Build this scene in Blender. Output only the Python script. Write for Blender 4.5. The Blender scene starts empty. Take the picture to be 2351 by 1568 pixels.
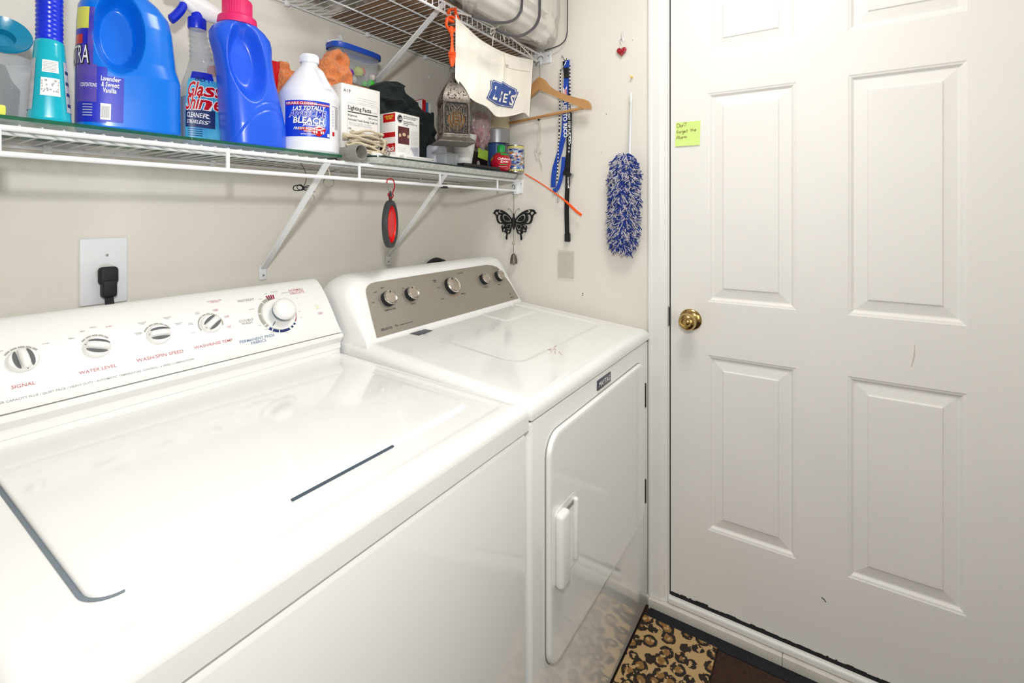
import bpy, bmesh, math, random
from mathutils import Vector, Matrix, noise
random.seed(7)
PI = math.pi
sc = bpy.context.scene
COL = sc.collection

# ---------------------------------------------------------------- camera, light, exposure
THETA = math.radians(33.1326)
CAMP = (-1.60, -1.309, 1.30)
cd = bpy.data.cameras.new('camera'); cam = bpy.data.objects.new('camera', cd); COL.objects.link(cam)
cam.location = CAMP
cam.rotation_euler = (PI / 2, 0, THETA - PI / 2)
cd.sensor_width = 36.0; cd.lens = 1110 / 2351 * 36; cd.shift_y = -294 / 2351; cd.clip_start = 0.02
sc.camera = cam
sc.view_settings.view_transform = 'Standard'
sc.view_settings.look = 'None'
sc.view_settings.exposure = 0.09
sc.view_settings.gamma = 1.0
sc.view_settings.use_curve_mapping = False
w = bpy.data.worlds.new('world'); sc.world = w; w.use_nodes = True
w.node_tree.nodes['Background'].inputs[0].default_value = (1, 0.98, 0.96, 1)
w.node_tree.nodes['Background'].inputs[1].default_value = 0.3

def area(name, loc, target, size, power, col, sy=None):
    l = bpy.data.lights.new(name, 'AREA'); l.size = size
    if sy: l.shape = 'RECTANGLE'; l.size_y = sy
    l.energy = power; l.color = col
    o = bpy.data.objects.new(name, l); COL.objects.link(o); o.location = loc
    d = Vector(target) - Vector(loc)
    o.rotation_euler = d.to_track_quat('-Z', 'Y').to_euler()
    return o
area('camera_flash', (-1.62, -1.315, 1.57), (-0.6, -0.35, 1.40), 0.07, 8, (1, 0.995, 0.99))
area('ceiling_lamp_light', (-0.72, -1.15, 2.38), (-0.72, -1.15, 0), 0.4, 9.5, (1, 0.98, 0.95))
area('fill_light', (-1.9, -2.6, 1.45), (-0.5, -0.8, 0.7), 1.1, 10, (1, 0.98, 0.96))  # unseen soft fill added behind the camera to brighten the front faces

# ---------------------------------------------------------------- helpers
Fv = (math.cos(THETA), math.sin(THETA)); Rv = (Fv[1], -Fv[0])
def at(px, py, ax, v):
    o = (px - 1175.5) / 1110
    d = (Fv[0] + Rv[0] * o, Fv[1] + Rv[1] * o, -(py - 490) / 1110)
    k = 'xyz'.index(ax); t = (v - CAMP[k]) / d[k]
    return Vector([CAMP[i] + d[i] * t for i in range(3)])

def lin(c):
    return tuple((x / 12.92 if x <= 0.04045 else ((x + 0.055) / 1.055) ** 2.4) for x in [q / 255 for q in c])
MATS = {}
def mat(name, rgb, rough=0.5, metal=0.0, spec=0.5, noise_amt=0.0, nscale=40, bump=0.0, bscale=200, coat=0.0,
        alpha=1.0, trans=0.0, ior=1.45, emit=0.0, sheen=0.0, rgb2=None, sss=0.0):
    if name in MATS: return MATS[name]
    m = bpy.data.materials.new(name); m.use_nodes = True; nt = m.node_tree
    b = nt.nodes['Principled BSDF']; c = lin(rgb)
    b.inputs['Base Color'].default_value = (*c, 1)
    b.inputs['Roughness'].default_value = rough; b.inputs['Metallic'].default_value = metal
    b.inputs['Specular IOR Level'].default_value = spec; b.inputs['IOR'].default_value = ior
    b.inputs['Coat Weight'].default_value = coat; b.inputs['Coat Roughness'].default_value = 0.06
    b.inputs['Alpha'].default_value = alpha; b.inputs['Transmission Weight'].default_value = trans
    b.inputs['Sheen Weight'].default_value = sheen
    if sss: b.inputs['Subsurface Weight'].default_value = sss; b.inputs['Subsurface Scale'].default_value = 0.01
    tc = nt.nodes.new('ShaderNodeTexCoord')
    if noise_amt or rgb2:
        n = nt.nodes.new('ShaderNodeTexNoise'); n.inputs['Scale'].default_value = nscale; n.inputs['Detail'].default_value = 4
        r = nt.nodes.new('ShaderNodeValToRGB')
        c2 = lin(rgb2) if rgb2 else tuple(x * (1 - noise_amt) for x in c)
        r.color_ramp.elements[0].color = (*c2, 1); r.color_ramp.elements[1].color = (*c, 1)
        r.color_ramp.elements[0].position = 0.35; r.color_ramp.elements[1].position = 0.65
        nt.links.new(tc.outputs['Object'], n.inputs['Vector']); nt.links.new(n.outputs['Fac'], r.inputs['Fac'])
        nt.links.new(r.outputs['Color'], b.inputs['Base Color'])
    if bump:
        n2 = nt.nodes.new('ShaderNodeTexNoise'); n2.inputs['Scale'].default_value = bscale; n2.inputs['Detail'].default_value = 3
        bp = nt.nodes.new('ShaderNodeBump'); bp.inputs['Strength'].default_value = bump; bp.inputs['Distance'].default_value = 0.002
        nt.links.new(tc.outputs['Object'], n2.inputs['Vector']); nt.links.new(n2.outputs['Fac'], bp.inputs['Height'])
        nt.links.new(bp.outputs['Normal'], b.inputs['Normal'])
    MATS[name] = m
    return m

class MB:
    def __init__(s): s.V = []; s.F = []; s.M = []; s.S = []; s.mats = []
    def mi(s, m):
        if m not in s.mats: s.mats.append(m)
        return s.mats.index(m)
    def add(s, vs, fs, m, smooth=False, T=None):
        o = len(s.V); k = s.mi(m)
        for v in vs:
            v = Vector(v)
            if T is not None: v = T @ v
            s.V.append(tuple(v))
        for f in fs: s.F.append([i + o for i in f]); s.M.append(k); s.S.append(smooth)
        return s
    def box(s, x0, x1, y0, y1, z0, z1, m, T=None):
        v = [(x, y, z) for z in (z0, z1) for y in (y0, y1) for x in (x0, x1)]
        f = [(0, 2, 3, 1), (4, 5, 7, 6), (0, 1, 5, 4), (2, 6, 7, 3), (0, 4, 6, 2), (1, 3, 7, 5)]
        return s.add(v, f, m, False, T)
    def rbox(s, x0, x1, y0, y1, z0, z1, m, r=0.004, seg=3, T=None, sel=None):
        bm = bmesh.new(); bmesh.ops.create_cube(bm, size=1)
        for v in bm.verts:
            v.co = Vector(((x0 + x1) / 2 + v.co.x * (x1 - x0), (y0 + y1) / 2 + v.co.y * (y1 - y0), (z0 + z1) / 2 + v.co.z * (z1 - z0)))
        ed = [e for e in bm.edges if sel is None or sel(e.verts[0].co, e.verts[1].co)]
        bmesh.ops.bevel(bm, geom=ed, offset=r, segments=seg, profile=0.5, affect='EDGES')
        bm.verts.index_update()
        s.add([v.co.copy() for v in bm.verts], [[v.index for v in f.verts] for f in bm.faces], m, True, T); bm.free()
        return s
    def grid(s, fn, nu, nv, m, cu=False, cv=False, smooth=True, T=None, flip=False):
        vs = [fn(i / nu, j / nv) for j in range(nv + (0 if cv else 1)) for i in range(nu + (0 if cu else 1))]
        U = nu if cu else nu + 1; W = nv if cv else nv + 1; fs = []
        for j in range(nv):
            for i in range(nu):
                a = j * U + i; b = j * U + (i + 1) % U; j2 = (j + 1) % W
                f = (a, b, j2 * U + (i + 1) % U, j2 * U + i)
                fs.append(f[::-1] if flip else f)
        return s.add(vs, fs, m, smooth, T)
    def lathe(s, prof, m, n=32, T=None, smooth=True, cap=True):
        vs = []; fs = []; k = len(prof)
        for (r, z) in prof:
            for i in range(n): a = 2 * PI * i / n; vs.append((r * math.cos(a), r * math.sin(a), z))
        for j in range(k - 1):
            for i in range(n):
                fs.append((j * n + i, j * n + (i + 1) % n, (j + 1) * n + (i + 1) % n, (j + 1) * n + i))
        s.add(vs, fs, m, smooth, T)
        if cap:
            for j, fl in ((0, True), (k - 1, False)):
                if prof[j][0] > 1e-5:
                    ring = [(prof[j][0] * math.cos(2 * PI * i / n), prof[j][0] * math.sin(2 * PI * i / n), prof[j][1]) for i in range(n)]
                    f = list(range(n)); s.add(ring, [f[::-1] if fl else f], m, False, T)
        return s
    def tube(s, pts, r, m, n=8, closed=False, T=None, flat=1.0, cap=True):
        P = [Vector(p) for p in pts]; N = len(P)
        if N < 2: return s
        rr = r if isinstance(r, (list, tuple)) else [r] * N
        tan = []
        for i in range(N):
            a = P[i - 1] if (i > 0 or closed) else P[i]; b = P[(i + 1) % N] if (i < N - 1 or closed) else P[i]
            d = b - a; tan.append(d.normalized() if d.length > 1e-9 else Vector((0, 0, 1)))
        up = Vector((0, 0, 1)) if abs(tan[0].z) < 0.9 else Vector((1, 0, 0))
        nrm = (up - tan[0] * up.dot(tan[0])).normalized(); vs = []
        for i in range(N):
            nrm = (nrm - tan[i] * nrm.dot(tan[i]))
            nrm = nrm.normalized() if nrm.length > 1e-6 else tan[i].orthogonal().normalized()
            bn = tan[i].cross(nrm)
            for k in range(n):
                a = 2 * PI * k / n; vs.append(P[i] + nrm * math.cos(a) * rr[i] + bn * math.sin(a) * rr[i] * flat)
        fs = []
        for i in range(N if closed else N - 1):
            j = (i + 1) % N
            for k in range(n): fs.append((i * n + k, i * n + (k + 1) % n, j * n + (k + 1) % n, j * n + k))
        if not closed and cap:
            fs.append(list(range(n))[::-1]); fs.append([(N - 1) * n + k for k in range(n)])
        return s.add(vs, fs, m, True, T)
    def prism(s, poly, d, m, fn, smooth=False):
        # poly: 2D points, fn(u, v, w) -> point, w from 0 to d
        n = len(poly); vs = [fn(u, v, 0) for u, v in poly] + [fn(u, v, d) for u, v in poly]
        fs = [list(range(n))[::-1], [n + i for i in range(n)]]
        fs += [(i, (i + 1) % n, n + (i + 1) % n, n + i) for i in range(n)]
        return s.add(vs, fs, m, smooth)
    def text(s, body, size, m, fn, bold=0.0, shear=0.0, align='CENTER', sx=1.0):
        vs, fs, _ = text_geo(body, size, bold, shear, align)
        return s.add([fn(x * sx, y) for x, y, z in vs], fs, m)
    def holes(s, loops, d, m, fn):
        vs, fs = curve_geo(loops, d); return s.add([fn(*v) for v in vs], fs, m)
    def build(s, name, parent=None, loc=None, rz=0, auto=35, fix=True):
        me = bpy.data.meshes.new(name); me.from_pydata(s.V, [], s.F)
        for m in s.mats: me.materials.append(m)
        me.polygons.foreach_set('material_index', s.M); me.polygons.foreach_set('use_smooth', s.S)
        me.update()
        if fix:
            bm = bmesh.new(); bm.from_mesh(me); bmesh.ops.recalc_face_normals(bm, faces=bm.faces)
            for e in bm.edges:
                if len(e.link_faces) == 2 and e.calc_face_angle(0) > math.radians(auto): e.smooth = False
            bm.to_mesh(me); bm.free()
        o = bpy.data.objects.new(name, me); COL.objects.link(o)
        if parent: o.parent = parent
        if loc is not None: o.location = loc; o.rotation_euler = (0, 0, rz)
        return o

_tc = {}
def text_geo(body, size, bold=0, shear=0, align='CENTER'):
    key = (body, size, bold, shear, align)
    if key in _tc: return _tc[key]
    c = bpy.data.curves.new('t', 'FONT'); c.body = body; c.size = size; c.resolution_u = 2; c.offset = bold * size; c.shear = shear
    c.align_x = align; c.space_line = 0.85
    o = bpy.data.objects.new('t', c); COL.objects.link(o)
    dg = bpy.context.evaluated_depsgraph_get(); me = bpy.data.meshes.new_from_object(o.evaluated_get(dg))
    r = ([tuple(v.co) for v in me.vertices], [list(p.vertices) for p in me.polygons], 0)
    bpy.data.objects.remove(o); bpy.data.curves.remove(c); bpy.data.meshes.remove(me)
    _tc[key] = r
    return r
def curve_geo(loops, d):
    c = bpy.data.curves.new('h', 'CURVE'); c.dimensions = '2D'; c.fill_mode = 'BOTH'; c.extrude = d
    for L in loops:
        sp = c.splines.new('POLY'); sp.points.add(len(L) - 1)
        for i, (x, y) in enumerate(L): sp.points[i].co = (x, y, 0, 1)
        sp.use_cyclic_u = True
    o = bpy.data.objects.new('h', c); COL.objects.link(o)
    dg = bpy.context.evaluated_depsgraph_get(); me = bpy.data.meshes.new_from_object(o.evaluated_get(dg))
    r = ([tuple(v.co) for v in me.vertices], [list(p.vertices) for p in me.polygons])
    bpy.data.objects.remove(o); bpy.data.curves.remove(c); bpy.data.meshes.remove(me)
    return r
def tag(o, label=None, cat=None, group=None, kind=None):
    if label: o['label'] = label
    if cat: o['category'] = cat
    if group: o['group'] = group
    if kind: o['kind'] = kind
    return o
def thing(name, label, cat, loc=(0, 0, 0), rz=0, group=None, rot=None):
    o = bpy.data.objects.new(name, None); COL.objects.link(o); o.empty_display_size = 0.05
    o.location = loc; o.rotation_euler = rot if rot else (0, 0, rz)
    return tag(o, label, cat, group)
def struct(o, label=None):
    o['kind'] = 'structure'
    if label: o['label'] = label
    return o
def smooth_pts(pts, k=6, closed=False):
    P = [Vector(p) for p in pts]; n = len(P); out = []
    g = (lambda i: P[i % n]) if closed else (lambda i: P[max(0, min(n - 1, i))])
    for i in range(n if closed else n - 1):
        a, b, c, d = g(i - 1), g(i), g(i + 1), g(i + 2)
        for j in range(k):
            t = j / k
            out.append(0.5 * ((2 * b) + (c - a) * t + (2 * a - 5 * b + 4 * c - d) * t * t + (3 * b - a - 3 * c + d) * t ** 3))
    if not closed: out.append(P[-1])
    return out
def smooth2(pts, k=5, closed=True):
    return [(p.x, p.y) for p in smooth_pts([(a, b, 0) for a, b in pts], k, closed)]
def interp(tab, z):
    if z <= tab[0][0]: return tab[0][1:]
    for a, b in zip(tab, tab[1:]):
        if z <= b[0]:
            t = (z - a[0]) / (b[0] - a[0] + 1e-9); return tuple(a[i] + (b[i] - a[i]) * t for i in range(1, len(a)))
    return tab[-1][1:]
def rr_sdf(x, y, x0, x1, y0, y1, r):
    cx, cy = (x0 + x1) / 2, (y0 + y1) / 2; qx = abs(x - cx) - (x1 - x0) / 2 + r; qy = abs(y - cy) - (y1 - y0) / 2 + r
    return math.hypot(max(qx, 0), max(qy, 0)) + min(max(qx, qy), 0) - r
def rrect(x0, x1, z0, z1, r, k=8):
    out = []
    for cx, cz, a0 in ((x1 - r, z1 - r, 0), (x0 + r, z1 - r, PI / 2), (x0 + r, z0 + r, PI), (x1 - r, z0 + r, 1.5 * PI)):
        out += [(cx + r * math.cos(a0 + PI / 2 * i / k), cz + r * math.sin(a0 + PI / 2 * i / k)) for i in range(k + 1)]
    return out
def sstep(a, b, x):
    t = max(0, min(1, (x - a) / (b - a))); return t * t * (3 - 2 * t)
def nz(x, y, z=0): return noise.noise(Vector((x, y, z)))
def TR(loc, rot=(0, 0, 0)):
    from mathutils import Euler
    return Matrix.Translation(Vector(loc)) @ Euler(rot).to_matrix().to_4x4()

# ---------------------------------------------------------------- materials
def wall_mat(name, rgb):
    m = mat(name, rgb, 0.75, noise_amt=0.025, nscale=3, bump=0.12, bscale=180); return m
M_WALL = wall_mat('wall_paint', (231, 227, 217))
M_CEIL = mat('ceiling_paint', (240, 238, 232), 0.9, bump=0.3, bscale=120)
M_DOOR = mat('door_paint', (240, 238, 234), 0.5, noise_amt=0.02, nscale=5, bump=0.05, bscale=90)
M_TRIM = mat('trim_paint', (240, 239, 236), 0.4, noise_amt=0.02, nscale=9)
M_SILL = mat('sill_paint', (226, 222, 212), 0.45, noise_amt=0.1, nscale=30)
M_DARK = mat('weatherstrip', (28, 30, 32), 0.7, noise_amt=0.4, nscale=60)
M_WHITE = mat('appliance_white', (246, 246, 244), 0.12, coat=0.6, noise_amt=0.01, nscale=4)
M_PLASW = mat('console_white_plastic', (243, 243, 241), 0.3, noise_amt=0.01, nscale=4)
M_WIRE = mat('wire_vinyl_white', (238, 240, 241), 0.35, noise_amt=0.02, nscale=30)
M_STEEL = mat('steel', (185, 186, 188), 0.3, 1.0, noise_amt=0.05)
M_BLACK = mat('black_plastic', (30, 31, 33), 0.4, noise_amt=0.15, nscale=50)
M_RUB = mat('black_rubber', (34, 35, 38), 0.6, noise_amt=0.15, nscale=50)
M_GREY = mat('grey_plastic', (52, 55, 56), 0.5, noise_amt=0.1)
M_PAPER = mat('white_paper', (238, 237, 234), 0.7, noise_amt=0.02)
M_INKD = mat('ink_dark', (60, 58, 58), 0.7, noise_amt=0.05)
M_INKL = mat('ink_light', (168, 166, 166), 0.7, noise_amt=0.05)
M_INKR = mat('ink_red', (200, 128, 134), 0.6, noise_amt=0.05)
M_INKB = mat('ink_blue', (112, 138, 170), 0.6, noise_amt=0.05)
M_RED = mat('red_plastic', (200, 14, 24), 0.25, noise_amt=0.05, nscale=60)
M_BLUE = mat('blue_ink', (26, 62, 190), 0.4, noise_amt=0.05)
M_NAVY = mat('navy_ink', (20, 44, 100), 0.4, noise_amt=0.05)
M_WINK = mat('white_ink', (245, 245, 245), 0.5, noise_amt=0.02)
M_WOOD = mat('hanger_wood', (196, 146, 92), 0.4, noise_amt=0.18, nscale=14, coat=0.2)
M_BRASS = mat('brass', (196, 168, 108), 0.16, 1.0, noise_amt=0.08, nscale=30)
M_CLEAR = mat('clear_plastic', (235, 240, 243), 0.08, alpha=0.22, noise_amt=0.03)
M_GLASS = mat('green_edge_glass', (150, 200, 175), 0.04, trans=0.9, ior=1.5, noise_amt=0.03)
M_ORG = mat('orange_plastic', (255, 92, 28), 0.4, noise_amt=0.05)

# ---------------------------------------------------------------- the room
YD0, YD1 = -0.8775, -1.7125      # door edges
floor_m = mat('dark_floor', (66, 48, 40), 0.5, noise_amt=0.35, nscale=22, bump=0.2)
struct(MB().box(-2.7, 0.4, -2.9, 0.3, -0.06, 0.0, floor_m).build('floor'))
struct(MB().box(-2.7, 0.4, -2.9, 0.3, 2.44, 2.5, M_CEIL).build('ceiling'))
struct(MB().box(-2.7, 0.15, 0.0, 0.12, 0, 2.44, M_WALL).build('wall_back'))
struct(MB().box(-2.7, -2.6, -2.8, 0.0, 0, 2.44, M_WALL).build('wall_left'))
struct(MB().box(-2.6, 0.0, -2.9, -2.8, 0, 2.44, M_WALL).build('wall_front'))
b = MB()
b.box(0.0, 0.12, YD0 + 0.004, 0.0, 0, 2.44, M_WALL)
b.box(0.0, 0.12, -2.8, YD1 - 0.004, 0, 2.44, M_WALL)
b.box(0.0, 0.12, YD1 - 0.004, YD0 + 0.004, 2.1, 2.44, M_WALL)
# scuffs and small holes in the paint
for (px, py, rr) in [(1452, 92, .0012), (1392, 262, .0016), (1396, 120, .001), (1380, 350, .0012), (1338, 674, .0022), (1337, 678, .0018)]:
    p = at(px, py, 'x', 0.0); b.lathe([(rr, 0), (rr * .9, .0006)], M_INKD, 8, TR(p, (0, -PI / 2, 0)))
struct(b.build('wall_right'))

# door slab with six raised panels
def door_y(u): return YD0 - u
PANELS = []
for (ya, yb) in ((-0.994, -1.234), (-1.3555, -1.5963)):
    PANELS += [(ya, yb, 0.309, 0.857), (ya, yb, 1.0229, 1.6765), (ya, yb, 1.797, 1.985)]
b = MB()
ys = [YD0 - 0.003, -0.994, -1.234, -1.3555, -1.5963, YD1]; zs = [0.068, 0.309, 0.857, 1.0229, 1.6765, 1.797, 1.985, 2.08]
for i in range(5):
    for j in range(7):
        if i in (1, 3) and j in (1, 3, 5): continue
        b.add([(0.004, ys[i], zs[j]), (0.004, ys[i + 1], zs[j]), (0.004, ys[i + 1], zs[j + 1]), (0.004, ys[i], zs[j + 1])], [(0, 1, 2, 3)], M_DOOR)
for (ya, yb, z0, z1) in PANELS:
    rings = [(0, 0.0), (0.003, 0.0015), (0.007, 0.0025), (0.013, 0.008), (0.016, 0.0085), (0.041, 0.0045), (0.0435, 0.0038), (0.046, 0.0012), (0.05, 0.001)]
    vs = []; fs = []
    for (ins, dp) in rings:
        vs += [(0.004 + dp, ya - ins, z0 + ins), (0.004 + dp, yb + ins, z0 + ins), (0.004 + dp, yb + ins, z1 - ins), (0.004 + dp, ya - ins, z1 - ins)]
    for k in range(len(rings) - 1):
        for q in range(4): fs.append((k * 4 + q, k * 4 + (q + 1) % 4, k * 4 + 4 + (q + 1) % 4, k * 4 + 4 + q))
    n = (len(rings) - 1) * 4; fs.append((n, n + 1, n + 2, n + 3)); b.add(vs, fs, M_DOOR)
b.box(0.016, 0.044, YD1, YD0 - 0.003, 0.068, 2.08, M_DOOR)
for (y0, y1, z0, z1) in ((YD0 - .003, YD0 - .0032, .068, 2.08), (YD1 + .0002, YD1, .068, 2.08)):
    b.box(0.0041, 0.016, y1, y0, z0, z1, M_DOOR)
b.box(0.0041, 0.016, YD1, YD0 - .003, .068, .0682, M_DOOR)
stain = mat('door_stain', (216, 200, 184), 0.5, noise_amt=0.08, nscale=40)
for pts in ([(2100, 790), (2098, 815), (2092, 842)],):
    b.tube([at(x, y, 'x', 0.0042) for x, y in smooth2(pts, 4, False)], [.0012 + .003 * math.sin(PI * min(1, i / 8)) for i in range(9)], stain, 5, flat=0.08)
b.tube([at(1886, 1371, 'x', .0036), at(1892, 1376, 'x', .0036), at(1896, 1382, 'x', .0036)], .0012, M_INKD, 5)
door = struct(b.build('door_1'))
door['label'] = 'white six panel door with brass knob'
# knob
k = MB()
kc = at(1582, 732, 'x', -0.03)
T = TR((0.004, -0.9435, 0.962), (0, -PI / 2, 0))
k.lathe([(0.0, -.001), (0.033, -.001), (0.034, 0.003), (0.031, 0.007), (0.022, 0.010), (0.014, 0.012), (0.013, 0.026), (0.017, 0.030), (0.0245, 0.036), (0.0265, 0.044), (0.0255, 0.053), (0.021, 0.060), (0.0145, 0.063), (0.013, 0.062), (0.0125, 0.057), (0.0, 0.057)], M_BRASS, 40, T)
kn = k.build('door_knob', door); kn['label'] = 'round brass door knob with lock button'
kk = MB(); kk.lathe([(0.0, .056), (0.008, .056), (0.0085, .059), (0.004, .061), (0, .061)], M_BRASS, 20, T)
kk.rbox(-.0015, .0015, -.006, .006, .059, .0635, M_BRASS, .0006, 2, T); kk.build('lock_button', kn)
# weatherstrip gap, jamb, casing, threshold
b = MB()
b.box(0.0045, 0.05, YD0 - 0.003, YD0 + 0.0005, 0.05, 2.1, M_DARK)
b.box(-0.001, 0.05, YD0 + 0.0005, YD0 + 0.0038, 0.05, 2.1, M_TRIM)
b.box(0.03, 0.05, YD1 - 0.004, YD0 + 0.004, 2.083, 2.1, M_TRIM)
b.box(0.005, 0.05, YD1 - .0038, YD1 - .0004, 0.05, 2.1, M_TRIM)
struct(b.build('trim_1', None), 'door jamb with black weatherstrip')
def casing(name, y0, y1, z0, z1):
    b = MB(); W = abs(y1 - y0)
    prof = [(0, 0), (0, .009), (.003, .012), (.010, .0135), (.016, .0115), (.022, .012), (.040, .0125), (.046, .011), (.052, .0085), (.058, .008), (.0605, .006), (W, .005), (W, 0)]
    sg = -1 if y1 < y0 else 1
    vs = [(-d - .0002, y0 + sg * min(u, W), z) for z in (z0, z1) for u, d in prof]; n = len(prof)
    fs = [(i, i + 1, n + i + 1, n + i) for i in range(n - 1)] + [list(range(n)), [n + i for i in range(n)]]
    b.add(vs, fs, M_TRIM, False); return struct(b.build(name))
casing('trim_2', -0.8092, -0.8728, 0.036, 2.16)
casing('trim_3', -1.781, -1.7165, 0.036, 2.16)
b = MB(); b.box(-.013, -.0002, -1.7165, -.8728, 2.0955, 2.16, M_TRIM); struct(b.build('trim_4'))
b = MB(); b.rbox(-.012, -.0003, -.8728, -.006, 0.0, .034, M_TRIM, .003); struct(b.build('baseboard_right'))
b = MB(); b.rbox(-2.59, -.016, -.012, -.0003, 0.0, .09, M_TRIM, .003); struct(b.build('baseboard_back'))
b = MB()
b.rbox(-.024, .0, -1.20, -.815, .0005, .035, M_SILL, .002)
b.rbox(-.024, .0, -2.2, -1.2008, .0005, .035, M_SILL, .002)
b.rbox(-.012, .05, -1.78, -.8735, .0355, .0575, M_TRIM, .007, 4)
struct(b.build('trim_5'), 'white painted threshold under the door')
# ragged black sweep between threshold and door
b = MB(); random.seed(3); y = YD0 - .004; 
while y > YD1 + .01:
    L = random.uniform(.004, .02); top = .068 + random.choice([0, 0, .0015, .003, .001]) + (0.004 if -.985 < y < -.95 else 0)
    b.box(.0025, .0040, y - L, y, .0575, top, M_DARK); y -= L
struct(b.build('trim_6'), 'ragged black door sweep')
# strike plate
b = MB(); b.box(-.0022, -.0012, YD0 + .001, YD0 + .006, .932, .998, M_STEEL)
b.box(-.0040, -.0023, YD0 - .0025, YD0 + .001, .935, .995, M_BLACK)
tag(b.build('strike_plate'), 'small dark metal strike plate on the door jamb beside the brass knob', 'door hardware')

# floor mats
dark_mat = mat('black_mat_rubber', (24, 26, 34), 0.8, noise_amt=0.3, nscale=90)
tag(MB().rbox(-.066, -.0245, -2.2, -.822, .0005, .009, dark_mat, .002).build('rubber_strip'), 'narrow black rubber strip on the floor along the white threshold', 'floor strip')
rugm = bpy.data.materials.new('leopard_carpet'); rugm.use_nodes = True; nt = rugm.node_tree; pb = nt.nodes['Principled BSDF']; pb.inputs['Roughness'].default_value = 0.95
tc = nt.nodes.new('ShaderNodeTexCoord'); nzn = nt.nodes.new('ShaderNodeTexNoise'); nzn.inputs['Scale'].default_value = 55
add = nt.nodes.new('ShaderNodeMixRGB'); add.blend_type = 'ADD'; add.inputs[0].default_value = 0.012
vor = nt.nodes.new('ShaderNodeTexVoronoi'); vor.inputs['Scale'].default_value = 24; vor.inputs['Randomness'].default_value = 0.75
nt.links.new(tc.outputs['Object'], nzn.inputs['Vector']); nt.links.new(tc.outputs['Object'], add.inputs[1]); nt.links.new(nzn.outputs['Color'], add.inputs[2]); nt.links.new(add.outputs[0], vor.inputs['Vector'])
rp = nt.nodes.new('ShaderNodeValToRGB'); el = rp.color_ramp.elements; rp.color_ramp.interpolation = 'EASE'
cols = [(0.0, (134, 98, 52)), (0.29, (140, 104, 58)), (0.34, (44, 33, 26)), (0.52, (40, 30, 24)), (0.57, (184, 154, 108)), (1.0, (190, 160, 112))]
el[0].position = 0; el[0].color = (*lin(cols[0][1]), 1); el[1].position = 1; el[1].color = (*lin(cols[-1][1]), 1)
for p, c in cols[1:-1]: e = el.new(p); e.color = (*lin(c), 1)
nt.links.new(vor.outputs['Distance'], rp.inputs['Fac'])
n2 = nt.nodes.new('ShaderNodeTexNoise'); n2.inputs['Scale'].default_value = 70; n2.inputs['Detail'].default_value = 1
mx = nt.nodes.new('ShaderNodeMixRGB'); mx.inputs[2].default_value = (*lin((186, 156, 110)), 1)
th = nt.nodes.new('ShaderNodeMath'); th.operation = 'GREATER_THAN'; th.inputs[1].default_value = 0.60
nt.links.new(tc.outputs['Object'], n2.inputs['Vector']); nt.links.new(n2.outputs['Fac'], th.inputs[0]); nt.links.new(th.outputs[0], mx.inputs[0])
nt.links.new(rp.outputs['Color'], mx.inputs[1]); nt.links.new(mx.outputs[0], pb.inputs['Base Color'])
b = MB(); b.grid(lambda u, v: (-.60 + u * .533, -1.035 + v * .220, .012 + .0008 * nz(u * 60, v * 30)), 80, 40, rugm)
b.box(-.60, -.067, -1.035, -.8155, .0005, .0125, rugm)
tag(b.build('leopard_rug'), 'tan and brown leopard print rug on the floor in front of the dryer', 'rug')
brm = mat('brown_mat_pile', (66, 42, 30), 0.95, noise_amt=0.4, nscale=120, bump=0.5, bscale=400)
tag(MB().rbox(-.62, -.067, -1.62, -1.037, .0005, .008, brm, .003).build('brown_mat'), 'plain dark brown mat beside the leopard print rug near the door', 'rug')

# ---------------------------------------------------------------- washer
WX0, WX1, WY0, WY1 = -1.505, -.780, -.813, -.105
SL = .034
def zs_(y): return .921 + (y - WY0) * SL
wa = thing('washer', 'white top load washing machine with lid and four small dials, left of the dryer', 'washing machine', (-1.14, -.46, 0))
off = Vector((1.14, .46, 0))
def loc_build(b, name, parent, offv):
    b.V = [tuple(Vector(v) + offv) for v in b.V]; return b.build(name, parent)
b = MB(); b.rbox(WX0 + .002, WX1 - .001, WY0 + .002, WY1, .025, .8675, M_WHITE, .012, 4)
b.box(WX0 + .02, WX1 - .02, WY0 + .03, WY1 - .03, 0.0, .03, M_BLACK)
loc_build(b, 'cabinet', wa, off)
b = MB()
def edges_slab(x0, x1, y0, y1, zb, top, r, m, n=64, rf=None):
    # slab with rounded top edges on front / sides; top(x, y) gives height
    def pos(a0, a1, k):
        L = a1 - a0; rr = r; q = 7
        lst = [a0 + rr * (1 - math.cos(PI / 2 * i / q)) for i in range(q)] + [a0 + rr + (L - 2 * rr) * i / k for i in range(k + 1)] + [a1 - rr * (1 - math.cos(PI / 2 * i / q)) for i in range(q - 1, -1, -1)]
        return lst
    X = pos(x0, x1, n); Y = pos(y0, y1, n); vs = []
    for y in Y:
        for x in X:
            dd = 0
            for d in (x - x0, x1 - x, y - y0, y1 - y):
                if d < r: dd = max(dd, r - math.sqrt(max(0, r * r - (r - d) ** 2)))
            vs.append((x, y, top(x, y) - dd))
    W = len(X); fs = [(j * W + i, j * W + i + 1, (j + 1) * W + i + 1, (j + 1) * W + i) for j in range(len(Y) - 1) for i in range(W - 1)]
    b.add(vs, fs, m, True)
    ring = [(i, 0) for i in range(W)] + [(W - 1, j) for j in range(1, len(Y))] + [(i, len(Y) - 1) for i in range(W - 2, -1, -1)] + [(0, j) for j in range(len(Y) - 2, 0, -1)]
    tv = [vs[j * W + i] for i, j in ring]; n2 = len(tv)
    b.add(tv + [(x, y, zb) for x, y, z in tv], [(i, (i + 1) % n2, n2 + (i + 1) % n2, n2 + i) for i in range(n2)] + [[n2 + i for i in range(n2)]], m, True)
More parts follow.
